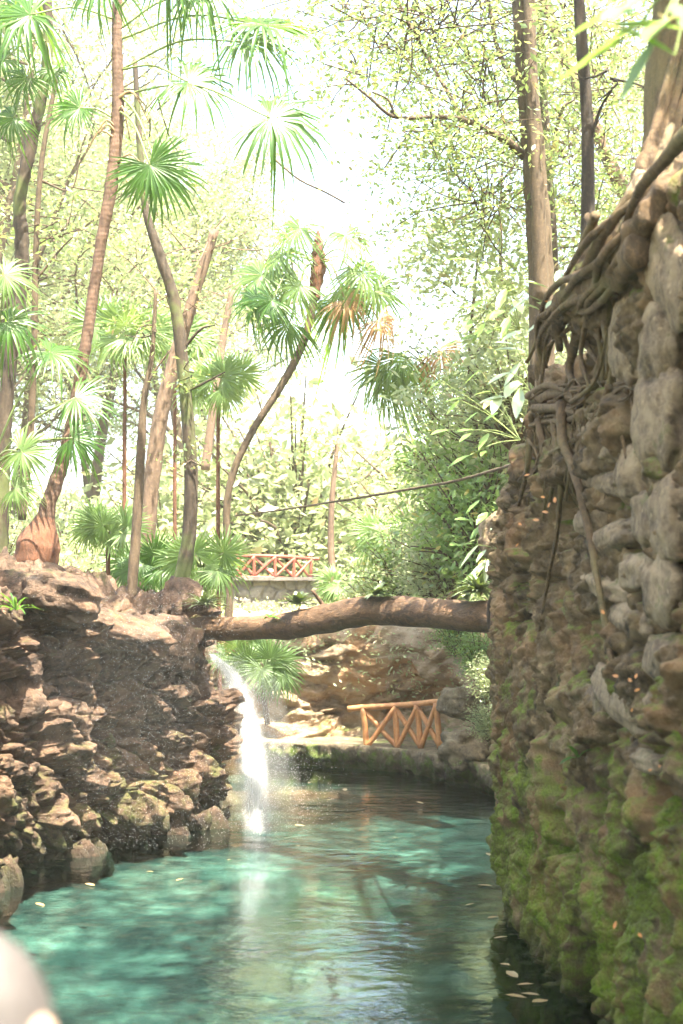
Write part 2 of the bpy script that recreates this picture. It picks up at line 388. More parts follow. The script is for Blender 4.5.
lt = lambda x, y: 3.12+.35*sstep(-2.5, -4.5, x)+.15*gnoise(np.stack([x, y, x*0], 1)*1.1, 5)-.1*sstep(20, 22, y)
def lset(z, x, y):
    f = np.clip(z/3.2, 0, 1.1)
    return .15+.62*f**1.4*(.6+.4*sstep(15, 20, y))+.28*np.exp(-((z-.1)/.22)**2)+.7*sstep(-.05, -.35, z)
cliff('rock_outcrop', [(-8.5, 4), (-6.4, 9), (-4.9, 12.6), (-4.2, 14.6), (-3.75, 16.2), (-3.0, 18.2), (-1.9, 20.0), (-1.5, 20.9), (-1.75, 22.1), (-2.9, 23.5), (-4.5, 25)],
      1, lt, lset, 760, 420, disp_left, M['rock_left'], parent=None,
      label='craggy brown and grey rock bank on the left, rising from the water to the palms', category='rock outcrop')

def rt(x, y): return 4.15+1.0*sstep(13.9, 13.1, y)+.62*sstep(12.4, 10.5, y)
def rset(z, x, y): return .12*sstep(2.5, 4.5, z)+.18*np.exp(-((z-.05)/.3)**2)+.1
RP = [(4, 18.2), (2.5, 16.9), (1.78, 15.6), (1.62, 14.4), (1.66, 12.8), (1.78, 11.2), (1.92, 9.6), (2.05, 8), (2.2, 6), (2.4, 3)]
wall = cliff('stone_wall', RP, 1, rt, rset, 1000, 460, disp_right, M['rock_right'],
      label='tall mossy wall of rough grey and brown stone filling the right side, standing in the water', category='stone wall')
def wall_at(px, py, off=.0):
    """point of the right wall seen at px, py"""
    u = (px-341.5)/FPX; best = None
    for d in np.linspace(16.5, 5.0, 700):
        xx = np.interp(-d, [-15.6, -14.4, -12.8, -11.2, -9.6, -8, -6, -3], [1.78, 1.62, 1.66, 1.78, 1.92, 2.05, 2.2, 2.4])+.18-off
        if u*d <= xx+.0 and u*d*1.0 >= 0:
            if best is None or abs(u*d-xx) < best[0]: best = (abs(u*d-xx), d)
    return P(px, py, best[1])
def rock_blob(mb, c, ax, seed, nu=44, nv=30, amp=.26, mi=0, squar=.86):
    """a rounded stone: ax = three half-axis vectors"""
    th = np.linspace(0, 2*np.pi, nu, endpoint=False); ph = np.linspace(-np.pi/2, np.pi/2, nv)
    TH, PH = np.meshgrid(th, ph)
    u = np.stack([np.cos(PH)*np.cos(TH), np.cos(PH)*np.sin(TH), np.sin(PH)], -1).reshape(-1, 3)
    us = np.sign(u)*np.abs(u)**squar
    r = 1+amp*fbm(u*1.6+seed*5.7, 4, 3)*1.6-amp*.5*(np.minimum(*(lambda w: (w[1]-w[0], w[0]*0+.2))(worley(u*2+seed*3.3, 5)))*-1+.2)
    A = np.array([list(a) for a in ax]); V = np.array(list(c))+(us*r[:, None])@A
    F = [(j*nu+i, j*nu+(i+1) % nu, (j+1)*nu+(i+1) % nu, (j+1)*nu+i) for j in range(nv-1) for i in range(nu)]
    mb.add(V, F, mi)
stones = [(655, 222, 50, 70, 35), (634, 340, 34, 104, 3), (663, 344, 32, 92, -6), (676, 268, 60, 92, 40), (662, 425, 44, 120, 8), (640, 475, 26, 60, 6), (617, 455, 36, 24, 0), (612, 482, 50, 26, 8),
          (655, 520, 30, 56, 10), (618, 540, 44, 34, -5), (676, 520, 30, 90, 4), (646, 572, 30, 40, 0), (612, 585, 40, 28, 10), (668, 590, 34, 74, 8), (598, 520, 26, 32, 0), (640, 620, 44, 34, 5), (672, 660, 36, 50, 0),
          (602, 432, 30, 22, 10), (628, 700, 60, 44, 12), (672, 712, 36, 42, 5), (595, 700, 40, 40, 0), (655, 760, 54, 24, 0)]
for k, (px, py, w, h, tilt) in enumerate(stones):
    a = wall_at(px-w/2, py); b = wall_at(px+w/2, py); c = wall_at(px, py, .1)
    L = (Vector((b.x, b.y, 0))-Vector((a.x, a.y, 0))); half = L.length*.52; L.normalize()
    hh = h/2/FPX*c.y*1.04; ti = R(tilt)
    up = Vector((0, 0, 1)); a1 = (L*math.cos(ti)-up*math.sin(ti)); a3 = (up*math.cos(ti)+L*math.sin(ti)); nn = Vector((-L.y, L.x, 0)); nn = nn if nn.x < 0 else -nn
    mb = MB(); rock_blob(mb, c, (a1*half*.93, nn*.14*min(1, half/.3), a3*hh), k+1)
    child('stone', mb.mesh('stone'), M['stone'], wall)

# back cliff, ledge
cliff('rock_cliff', [(-6, 27.2), (-3.6, 28.6), (-2.0, 28.9), (-1.1, 28.7), (.2, 28.9), (1.2, 28.6), (2.1, 27.4), (2.75, 25.6), (3.3, 23.5), (3.6, 21), (4.5, 18.5)], 1,
      lambda x, y: 2.45+.25*gnoise(np.stack([x, y, x*0], 1)*.9, 5)+0*x, lambda z, x, y: .35*np.clip(z, 0, 3)/2.4+.75*np.exp(-((z-.95)/.6)**2)*sstep(-1.2, .4, x)+1.5*sstep(.0, -.16, z), 420, 190, disp_back, M['cliff'], zbot=-1.0, capw=2.6,
      label='pale orange and brown rock cliff behind the log, hollowed out behind the wooden railing', category='cliff')
cliff('rock_ledge', [(-2.2, 29.5), (-1.6, 28.3), (-.9, 27.7), (0, 27.3), (1.1, 26.6), (1.7, 25.6), (2.2, 24.6), (2.6, 23.2), (2.9, 21), (3.3, 19)], 1,
      lambda x, y: .42+0*x+.03*gnoise(np.stack([x, y, x*0], 1)*1.5, 5), lambda z, x, y: .12*np.exp(-((z-0)/.15)**2)+1.5*sstep(.0, -.16, z), 420, 90,
      lambda p, n: (fbm(p*np.array([3, 3, 2.]), 5, 61, True)*.1+fbm(p*1.2, 3, 3)*.12)*(1-.9*sstep(.6, .95, n[:, 2]))+.02*fbm(p*4, 3, 7), M['ledge'], zbot=-.9, capw=2.0, rise=.03,
      label='low mossy rock ledge along the far water edge under the wooden railing', category='rock ledge')

# loose boulders beside the railing and on the left bank
def boulder(name, label, c, r, seed, mat, cat='boulder', group=None, amp=.28):
    t = bpy.data.objects.new(name, None)
    mb = MB(); rock_blob(mb, (0, 0, 0), r, seed, 56, 36, amp, squar=.85); me = mb.mesh(name)
    bpy.data.objects.remove(t); o = link(name, me, mat, None, label=label, category=cat); o.location = c
    if group: o['group'] = group
    return o
def axs(a, b, c, rz=0, ry=0):
    m = Matrix.Rotation(rz, 3, 'Z')@Matrix.Rotation(ry, 3, 'Y'); return (m@Vector((a, 0, 0)), m@Vector((0, b, 0)), m@Vector((0, 0, c)))
boulder('boulder', 'dark rounded boulder on the left bank just right of the swollen palm foot', P(62, 596, 17.6), axs(.5, .5, .3, .3, .35), 3, M['rock_left'])
boulder('boulder', 'broad flat slab of brown rock jutting from the top of the left bank', P(120, 630, 18.9), axs(.75, .6, .22, -.3, .28), 8, M['rock_left'])
boulder('boulder', 'mossy rounded rock holding the left end of the log', P(165, 645, 20.0), axs(.5, .5, .42, .5, .2), 12, M['rock_left'])
0 and boulder('boulder', 'sunlit pale rock at the waters edge in the lower left of the left bank', P(30, 835, 16.3), axs(.33, .35, .3, .2, .5), 15, M['rock_left'])
boulder('boulder', 'reddish brown rock beside the right end of the wooden railing', P(466, 748, 24.8), axs(.42, .45, .34, .3, -.1), 21, M['ledge'], amp=.45)
boulder('boulder', 'grey rock jutting over the right end of the wooden railing', P(462, 703, 26.3), axs(.42, .4, .3, .1, .1), 27, M['ledge'])
boulder('boulder', 'pale grey stone standing out from the top left edge of the mossy wall', P(497, 537, 15.3), axs(.2, .3, .25, .1, .2), 31, M['stone'])
boulder('boulder', 'small round stone on the edge of the mossy wall under the roots', P(550, 386, 12.6), axs(.12, .3, .18, .1, .1), 35, M['stone'])

# ------------------------------------------------------------------ the log
mb = MB()
lp = [P(178, 630, 20.6), P(205, 628, 20.5), P(245, 628, 20), P(285, 626, 19.5), P(320, 620, 19), P(360, 612, 18.5), P(400, 611, 18.1), P(450, 614, 17.4), P(500, 618, 16.8), P(540, 616, 16.3)]
lr = [.17, .175, .165, .175, .19, .195, .185, .185, .2, .21]
tube(mb, lp, lr, 200, 44, .06, fine=4)
lg = thing('fallen_log', 'thick dark brown log lying across the water from the left rocks to the mossy wall', 'log', lp[0])
child('trunk', mb.mesh('trunk'), M['bark_log'], lg)
for (a, b, r) in (((322, 604, 19), (312, 590, 18.9), .03), ((447, 602, 17.4), (452, 592, 17.4), .035)):
    mb = MB(); tube(mb, [P(a[0], a[1]+4, a[2]), P(*a), P(*b)], [r*1.3, r, r*.6], 8, 8); child('branch_stub', mb.mesh('branch_stub'), M['bark_log'], lg)

# ------------------------------------------------------------------ wooden railing on the ledge, red railing on the stone bridge
def railing(name, label, pts, hpx, mat, r, cat='railing', xbr=True, doubled=()):
    root = thing(name, label, cat, pts[0][0])
    posts = []
    for k, (b, tp) in enumerate(pts):
        mb = MB(); tube(mb, [b, b.lerp(tp, .5), tp], [r, r*.95, r], 8, 10, .04); child('post', mb.mesh('post'), mat, root); posts.append((b, tp))
    mb = MB(); ext = (posts[0][1]-posts[1][1]).normalized()*r*5
    tube(mb, [posts[0][1]+ext]+[p[1]+Vector((0, 0, .01)) for p in posts]+[posts[-1][1]-ext], r*.95, 24, 10, .04); child('top_rail', mb.mesh('top_rail'), mat, root)
    for k in range(len(posts)-1):
        for q, (i, j) in enumerate((((.04), (.96)), ((.96), (.04)))):
            a = posts[k][0].lerp(posts[k][1], i)+Vector((0, (q-.5)*.05, 0)); b = posts[k+1][0].lerp(posts[k+1][1], j)+Vector((0, (q-.5)*.05, 0))
            mb = MB(); tube(mb, [a, a.lerp(b, .5), b], r*.8, 8, 9, .04); child('cross_brace', mb.mesh('cross_brace'), mat, root)
    return root
fp = [((367, 749), (363, 708), 27.3), ((397.5, 749), (395, 706), 27.1), ((421, 749), (417, 704.5), 26.8), ((440, 748), (436, 702.5), 26.5)]
railing('wooden_railing', 'orange peeled pole railing with crossed braces on the ledge under the cliff', [(P(*b, d), P(*t, d)) for b, t, d in fp], 0, M['wood_orange'], .06)
rp = [((238, 577), (238, 556), 42.), ((254, 577), (254, 556), 42.), ((275, 578), (275, 556.5), 42.), ((294, 579), (294, 557.5), 42.3), ((311, 580), (311, 559), 42.8)]
rr = railing('red_railing', 'red painted pole railing with crossed braces on the stone bridge in the distance', [(P(*b, d), P(*t, d)) for b, t, d in rp], 0, M['wood_red'], .05)
mb = MB(); tube(mb, [P(236, 577, 42), P(275, 578, 42), P(313, 580, 42.8)], .05, 12, 8, .03); child('bottom_rail', mb.mesh('bottom_rail'), M['wood_red'], rr)
rp2 = [((326, 597), (326, 578), 41), ((346, 598), (346, 579), 41.2), ((366, 599), (366, 580), 41.4)]
br = thing('stone_bridge', 'grey stone bridge wall under the red railing in the distance', 'bridge', P(275, 610, 42.2))
n = 60
xs = np.linspace(P(226, 580, 42.3).x, P(318, 580, 42.3).x, 110); zs = np.linspace(1.8, P(275, 580, 42.2).z, 50)
Xg, Zg = np.meshgrid(xs, zs); pp = np.stack([Xg.ravel(), 0*Xg.ravel()+42.05, Zg.ravel()], 1)
f1, f2, i1 = worley((pp+.1*gnoise(pp*3, 2)[:, None])*np.array([2.2, 2.2, 2.8]), 3)
pp[:, 1] -= np.minimum(f2-f1, .15)*.6+(i1-.5)*.08
child('wall', mesh_np('wall', pp, gridF(50, 110)), M['bridge_stone'], br)
mb = MB(); a = P(226, 580, 42.3); b = P(318, 580, 42.3); box(mb, (a.x, 41.75, a.z-.02), (b.x, 44.5, a.z+.08)); box(mb, (a.x, 42.3, 1.5), (b.x, 44.3, a.z-.03)); child('deck', mb.mesh('deck', False), M['bridge_stone'], br)

# ------------------------------------------------------------------ leaves
def leaf_cloud(name, C, size, up=.5, shape='diamond', asp=.42, rng=RN, jitter=.35, droop=.3):
    """one small blade per centre C, folded along its rib"""
    N = len(C); C = np.asarray(C)
    d = rng.normal(size=(N, 3)); d[:, 2] = d[:, 2]*.5-droop; d /= np.linalg.norm(d, axis=1)[:, None]
    n = rng.normal(size=(N, 3)); n[:, 2] = np.abs(n[:, 2])+up; n -= d*(n*d).sum(1)[:, None]; n /= np.linalg.norm(n, axis=1)[:, None]
    s = np.cross(d, n); L = size*(1+jitter*rng.uniform(-1, 1, N))[:, None]; W = L*asp
    if shape == 'diamond':
        Vv = np.stack([C-d*L*.5, C-d*L*.02+s*W*.5, C+d*L*.5-n*L*.08, C-d*L*.02-s*W*.5], 1)
        F = np.arange(N*4).reshape(N, 4)
    else:
        pts = [(-.5, 0, 0), (-.25, .36, .04), (.1, .42, .02), (.34, .2, -.04), (.55, 0, -.12), (.34, -.2, -.04), (.1, -.42, .02), (-.25, -.36, .04)]
        Vv = np.stack([C+d*L*a+s*L*asp*b+n*L*c for a, b, c in pts], 1)
        base = np.arange(N)[:, None]*8
        F = np.concatenate([base+np.array([[0, 1, 7, 7]])[:, :4]*0+np.array([0, 1, 2, 7]), base+np.array([7, 2, 3, 6]), base+np.array([6, 3, 4, 5])])
    return mesh_np(name, Vv.reshape(-1, 3), F, False)

def grow(trunk_pts, trunk_r, levels, spread, blen, nleaf, clump, rng, start=.45, nb=10, up=.35, sides=9, mb=None):
    """a trunk with limbs and twigs; returns mesh builder and leaf centres"""
    mb = mb or MB(); tube(mb, trunk_pts, trunk_r, None, sides, .05)
    c = catmull(trunk_pts, 30); tips = []
    def limb(p, d, L, r, lv):
        q = [p]; dd = d.copy(); n = 4
        for k in range(n):
            dd = dd+rng.normal(size=3)*.22; dd[2] += up*.25; dd /= np.linalg.norm(dd); q.append(q[-1]+dd*L/n)
            if lv > 0:
                for _ in range(1 if k < n-1 else 2):
                    s = rng.normal(size=3); s[2] *= .5; nd = dd*.7+s*.6; nd /= np.linalg.norm(nd)
                    limb(q[-1], nd, L*rng.uniform(.4, .65), r*.5, lv-1)
            if k >= 1 and lv <= 1: tips.append(q[-1])
        tube(mb, q, [r, r*.4], 6, 5 if lv < 2 else 7, .05, cap=False)
        tips.append(q[-1])
    for k in range(nb):
        t = start+(1-start)*(k+.5)/nb; i = int(t*29); a = rng.uniform(0, 2*math.pi)
        d = np.array([math.cos(a), math.sin(a), up+rng.uniform(-.2, .5)]); d /= np.linalg.norm(d)
        rr_ = np.interp(t, [0, 1], [trunk_r[0], trunk_r[-1]])*.5
        limb(c[i], d, blen*(1.15-.5*(t-start)/(1-start))*rng.uniform(.7, 1.2), rr_, levels)
    tips = np.array(tips)
    C = []
    for tpt in tips:
        m = int(nleaf*rng.uniform(.4, 1.5)); C.append(tpt+rng.normal(size=(m, 3))*np.array([clump, clump, clump*.6]))
    return mb, np.concatenate(C)

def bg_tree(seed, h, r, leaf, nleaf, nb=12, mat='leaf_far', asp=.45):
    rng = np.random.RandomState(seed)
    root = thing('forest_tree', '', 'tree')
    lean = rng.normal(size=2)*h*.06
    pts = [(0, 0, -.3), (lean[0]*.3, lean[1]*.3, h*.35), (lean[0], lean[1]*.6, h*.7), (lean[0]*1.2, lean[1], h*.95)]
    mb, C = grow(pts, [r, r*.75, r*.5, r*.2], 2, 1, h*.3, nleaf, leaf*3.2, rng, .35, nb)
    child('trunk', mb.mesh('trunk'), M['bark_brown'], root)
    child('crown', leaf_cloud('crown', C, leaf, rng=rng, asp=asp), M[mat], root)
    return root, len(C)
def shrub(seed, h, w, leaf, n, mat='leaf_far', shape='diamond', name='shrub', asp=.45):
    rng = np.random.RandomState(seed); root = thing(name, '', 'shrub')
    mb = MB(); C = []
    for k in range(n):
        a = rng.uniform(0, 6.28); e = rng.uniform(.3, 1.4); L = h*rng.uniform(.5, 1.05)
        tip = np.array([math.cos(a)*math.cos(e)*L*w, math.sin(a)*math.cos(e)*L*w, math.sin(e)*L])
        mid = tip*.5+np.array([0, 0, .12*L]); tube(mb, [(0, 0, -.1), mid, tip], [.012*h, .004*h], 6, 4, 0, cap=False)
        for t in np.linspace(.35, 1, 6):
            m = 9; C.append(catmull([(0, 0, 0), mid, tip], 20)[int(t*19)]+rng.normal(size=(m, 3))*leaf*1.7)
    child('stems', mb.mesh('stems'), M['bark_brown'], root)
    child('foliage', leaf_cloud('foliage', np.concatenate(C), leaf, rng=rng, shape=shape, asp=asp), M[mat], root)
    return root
def put(proto, used, loc, rz, s, label, group, sz=None):
    o = proto if id(proto) not in used else copy_tree(proto)
    used.add(id(proto)); o.location = loc; o.rotation_euler = (0, 0, rz); o.scale = (s, s, sz or s); o['label'] = label
    if group: o['group'] = group
    return o

used = set(); rg = random.Random(5)
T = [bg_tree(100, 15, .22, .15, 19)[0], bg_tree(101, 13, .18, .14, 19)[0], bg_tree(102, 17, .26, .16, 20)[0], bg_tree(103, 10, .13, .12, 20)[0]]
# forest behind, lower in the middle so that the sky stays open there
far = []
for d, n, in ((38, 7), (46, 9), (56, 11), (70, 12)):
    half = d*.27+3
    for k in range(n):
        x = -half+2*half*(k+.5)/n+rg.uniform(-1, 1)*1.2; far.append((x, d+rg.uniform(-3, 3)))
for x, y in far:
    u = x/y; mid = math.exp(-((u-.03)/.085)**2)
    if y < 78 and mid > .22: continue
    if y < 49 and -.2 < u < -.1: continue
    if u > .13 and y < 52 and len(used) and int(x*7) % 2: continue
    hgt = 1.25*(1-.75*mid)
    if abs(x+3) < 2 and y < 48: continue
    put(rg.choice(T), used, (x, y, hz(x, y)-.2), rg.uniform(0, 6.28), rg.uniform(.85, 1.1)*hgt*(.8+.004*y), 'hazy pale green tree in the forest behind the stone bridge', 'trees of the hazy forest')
for k, (x, y, r) in enumerate([(-10.5, 3, 1.), (-8.5, 9, .8), (-9.5, 14, .7), (-6, -6, 1.), (1, -9, 1.1), (-13, -3, 1.2), (9, 19, .7), (-3, -14, 1.2)]):  # unseen trees, added to block sky light and darken the right wall
    put(T[k % 4], used, (x, y, 2.6), k*1.3, r, 'unseen leafy tree added beside and behind the viewer to shade the wall', 'added shade trees around the viewpoint')
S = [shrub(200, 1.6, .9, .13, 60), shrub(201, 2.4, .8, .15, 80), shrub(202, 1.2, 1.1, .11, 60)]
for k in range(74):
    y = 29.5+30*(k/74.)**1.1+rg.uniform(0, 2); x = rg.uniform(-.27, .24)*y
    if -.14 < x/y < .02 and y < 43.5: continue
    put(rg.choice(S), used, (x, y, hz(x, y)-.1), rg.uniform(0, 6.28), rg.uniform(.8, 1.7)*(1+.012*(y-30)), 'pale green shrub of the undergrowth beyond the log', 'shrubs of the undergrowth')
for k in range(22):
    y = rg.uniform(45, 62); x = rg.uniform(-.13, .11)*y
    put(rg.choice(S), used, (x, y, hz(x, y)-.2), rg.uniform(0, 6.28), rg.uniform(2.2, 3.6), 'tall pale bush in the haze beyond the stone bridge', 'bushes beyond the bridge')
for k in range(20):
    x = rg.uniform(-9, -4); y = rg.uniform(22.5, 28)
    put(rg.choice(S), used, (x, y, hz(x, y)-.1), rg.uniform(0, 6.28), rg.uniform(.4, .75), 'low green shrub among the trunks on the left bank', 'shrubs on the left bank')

# broad leaved shrubs and trees on the right behind the mossy wall
B = [shrub(301, 2.2, .8, .13, 60, 'leaf_far', 'oval', 'broadleaf_shrub', .5), shrub(302, 3.0, .6, .16, 80, 'leaf_broad', 'oval', 'broadleaf_shrub', .45)]
for k, (px, py, d, s) in enumerate([(452, 600, 25, .8), (480, 590, 23, .8), (430, 600, 28, .7), (400, 604, 30, .6), (470, 560, 26, .8), (505, 560, 24, .9), (488, 470, 25, .8), (455, 520, 28, .8), (515, 450, 22, .8), (478, 680, 24.5, .32), (488, 740, 23.2, .3), (455, 655, 27, .35), (492, 700, 22.5, .35)]):
    p = P(px, py, d); o = put(B[k % 2], used, p, rg.uniform(0, 6.28), s, 'glossy green broad leaved shrub growing behind the left edge of the mossy wall' if k < 9 else 'small leafy plant hanging on the cliff between the railing and the mossy wall', 'broad leaved shrubs behind the wall' if k < 9 else 'small plants on the cliff')
def small_tree(name, label, pts, rad, mat, leafmat, seed, blen, nleaf, leaf, clump, nb, start=.4, levels=1, shape='diamond', up=.3, group=None, asp=.45):
    rng = np.random.RandomState(seed); root = thing(name, label, 'tree', pts[0], group)
    mb, C = grow(pts, rad, levels, 1, blen, nleaf, clump, rng, start, nb, up)
    child('trunk', mb.mesh('trunk'), M[mat], root)
    child('crown', leaf_cloud('crown', C, leaf, rng=rng, shape=shape, asp=asp), M[leafmat], root)
    return root
small_tree('slender_tree', 'slender young tree with glossy leaves left of the root covered corner of the wall', [P(500, 640, 24), P(492, 520, 23.5), P(470, 380, 23), P(478, 250, 23)], [.06, .05, .035, .015], 'bark_brown', 'leaf_far', 41, 1.5, 13, .15, .34, 10, .3, 1, 'oval')
small_tree('slender_tree', 'slender leafy tree behind the pale fork trunk tree', [P(505, 560, 27), P(512, 400, 27), P(500, 250, 27), P(505, 120, 27)], [.07, .05, .035, .015], 'bark_brown', 'leaf_far', 42, 2.0, 15, .13, .34, 12, .3, 1)

# ------------------------------------------------------------------ the trees of the right side
def trunk_tree(name, label, stems, mat, branches=(), crown=None, leafmat='leaf_small', cat='tree', leaf=.11, seed=1, shape='diamond', nleaf=60, clump=.35):
    """stems / branches: lists of (px, py, d, radius); crown: list of (px, py, d, spread, n)"""
    root = thing(name, label, cat, P(*stems[0][0][:3]))
    for st in stems:
        mb = MB(); tube(mb, [P(*q[:3]) for q in st], [q[3] for q in st], len(st)*9, 16, .05, fine=6); child('trunk', mb.mesh('trunk'), M[mat], root)
    for b in branches:
        mb = MB(); tube(mb, [P(*q[:3]) for q in b], [q[3] for q in b], len(b)*7, 8, .08); child('branch', mb.mesh('branch'), M[mat], root)
    if crown:
        rng = np.random.RandomState(seed); C = []; mb = MB()
        for (px, py, d, sp, n) in crown:
            c = np.array(P(px, py, d))
            for k in range(n):
                q = c+rng.normal(size=3)*np.array([sp, sp, sp*.7]); C.append(q+rng.normal(size=(int(nleaf*rng.uniform(.5, 1.4)), 3))*np.array([clump, clump, clump*.45]))
                e = c+(q-c)*.1+rng.normal(size=3)*sp*.2; tube(mb, [e, (e+q)/2+rng.normal(size=3)*.1, q], [.014, .005], 5, 4, 0, cap=False)
        child('twigs', mb.mesh('twigs'), M[mat], root)
        child('crown', leaf_cloud('crown', np.concatenate(C), leaf, rng=rng, shape=shape), M[leafmat], root)
    return root
trunk_tree('forked_tree', 'tall double trunk behind the wall, one long branch reaching left over the water',
    [[(542, 420, 20, .19), (541, 280, 20, .18), (534, 160, 20, .17), (526, 70, 20, .15), (518, -60, 20, .13)], [(541, 300, 19.8, .12), (538, 200, 19.7, .1), (532, 90, 19.7, .09), (528, -60, 19.7, .08)]], 'bark_brown',
    [[(524, 156, 20, .07), (505, 140, 19.7, .055), (470, 122, 19.4, .04), (440, 117, 19, .03), (395, 117, 18.8, .025), (370, 98, 18.6, .018), (345, 78, 18.5, .012)],
     [(462, 120, 19.3, .035), (452, 100, 19.5, .03), (432, 65, 20, .028), (415, 35, 20, .025), (395, -5, 20, .02)], [(528, 95, 20, .05), (500, 55, 21, .04), (488, 0, 21, .03)],
     [(395, 117, 18.8, .02), (388, 100, 18.7, .014), (372, 92, 18.6, .01)]],
    [(430, 20, 20, 1.1, 34), (470, 60, 20.5, 1.0, 34), (395, 20, 20, .9, 22), (360, 70, 19, .4, 7), (430, 130, 19.2, .45, 12), (480, 120, 20, .7, 24), (490, 200, 21, .8, 30), (560, 20, 21, 1.0, 24), (340, 0, 20, .8, 14), (480, 10, 22, 1.2, 34), (600, 100, 23, 1.2, 30), (470, 170, 22, .8, 22)], leaf=.1, seed=3)
trunk_tree('leaning_tree', 'pale smooth trunk leaning to the left behind the wall', [[(650, 240, 24, .12), (625, 195, 24, .12), (600, 140, 24, .115), (570, 70, 24, .11), (535, -20, 24, .1)]], 'bark_pale', crown=[(600, 60, 25, 1.6, 60), (570, 150, 26, 1.3, 50), (620, 190, 25, 1., 30)], seed=8)
trunk_tree('thin_tree', 'thin dark trunk standing close beside the forked trunks', [[(556, 330, 22, .07), (553, 240, 22, .07), (545, 120, 22, .065), (541, 40, 22, .06), (536, -40, 22, .05)]], 'bark_dark', [[(552, 150, 22, .03), (562, 110, 22, .025), (574, 100, 22, .015)]], crown=[(575, 210, 23, .8, 14), (600, 250, 22, .7, 12)], seed=9)
trunk_tree('dark_trunk_tree', 'narrow very dark rough trunk growing from the roots on top of the wall', [[(584, 300, 12.6, .075), (587, 255, 12.6, .07), (588, 200, 12.6, .062), (587, 120, 12.6, .055), (583, 60, 12.6, .055), (577, -30, 12.6, .05)]], 'bark_black', [[(588, 150, 12.6, .02), (600, 110, 12.5, .014), (612, 90, 12.4, .008)]], crown=[(610, 80, 12.4, .25, 3)], leaf=.09, nleaf=14, clump=.15, seed=10)

# big old tree on the wall with its roots
rt_ = thing('rooted_tree', 'gnarled brown tree on top of the wall, its tangled roots gripping the stones', 'tree', P(660, 230, 8.6))
def root_tube(nm, pts, rad, mat='bark_root', n=None, sides=10, rough=.12):
    mb = MB(); tube(mb, pts, rad, n or len(pts)*8, sides, rough, fine=5); return child(nm, mb.mesh(nm), M[mat], rt_)
root_tube('trunk', [P(706, 400, 10.6), P(696, 250, 10.6), P(688, 190, 10.6), P(684, 130, 10.6), P(690, 60, 10.6), P(698, -40, 10.6), P(690, -250, 10.6)], [.7, .6, .48, .36, .31, .3, .2], n=200, sides=80, rough=.2)
root_tube('root', [P(690, 170, 8.8), P(648, 222, 8.9), P(618, 262, 9.4), P(596, 283, 10.2), P(570, 300, 11.2), P(548, 325, 12.2), P(540, 370, 12.6), P(548, 405, 12.5)], [.11, .1, .085, .075, .07, .065, .05, .04], n=160, sides=24, rough=.25)
root_tube('root', [P(640, 250, 8.9), P(612, 280, 9.6), P(580, 290, 10.6), P(560, 308, 11.3), P(560, 350, 11.6)], [.1, .09, .08, .07, .03], n=80, sides=16, rough=.2)
root_tube('root', [P(690, 130, 7.6), P(660, 165, 8.2), P(640, 190, 8.7), P(625, 225, 9.2)], [.05, .04, .035, .02])
rgn = np.random.RandomState(14)
for k in range(16):
    o = rgn.normal()*10; base = [(690, 150, 9.9), (650, 210, 9.2), (618, 258, 9.5), (590, 283, 10.2), (566, 302, 11.1), (546, 328, 12.0), (541, 372, 12.4)]
    i0 = rgn.randint(0, 3); i1 = rgn.randint(4, 8); q = [P(x+rgn.normal()*6+o*.5, y+rgn.normal()*6+o, d-.12-rgn.uniform(0, .15)) for x, y, d in base[i0:i1]]
    root_tube('root', q, [rgn.uniform(.025, .05), .03, .015], sides=8, rough=.15)
for k in range(9):
    o = rgn.uniform(-20, 30); root_tube('root', [P(690+o+rgn.normal()*5, 20+rgn.uniform(0, 60), 10.25), P(668+o+rgn.normal()*6, 120, 10.2), P(655+o+rgn.normal()*8, 180, 10.0), P(640+o*1.2, 235, 9.4)], [.02, .04, .05, .03], sides=8, rough=.2)
rgc = np.random.RandomState(91); C = []; mb = MB()  # unseen crown added above the frame to shade wall top and roots
for k in range(46):
    q = np.array([rgc.uniform(1.2, 6.5), rgc.uniform(6, 16), rgc.uniform(9.3, 12.5)]); e = np.array(P(690, -250, 10.6)); tube(mb, [e, (e+q)/2+np.array([0, 0, .4]), q], [.06, .015], 8, 5, 0, cap=False)
    C.append(q+rgc.normal(size=(170, 3))*np.array([.6, .6, .3]))
child('branches', mb.mesh('branches'), M['bark_brown'], rt_); child('crown', leaf_cloud('crown', np.concatenate(C), .12, rng=rgc), M['leaf_small'], rt_)
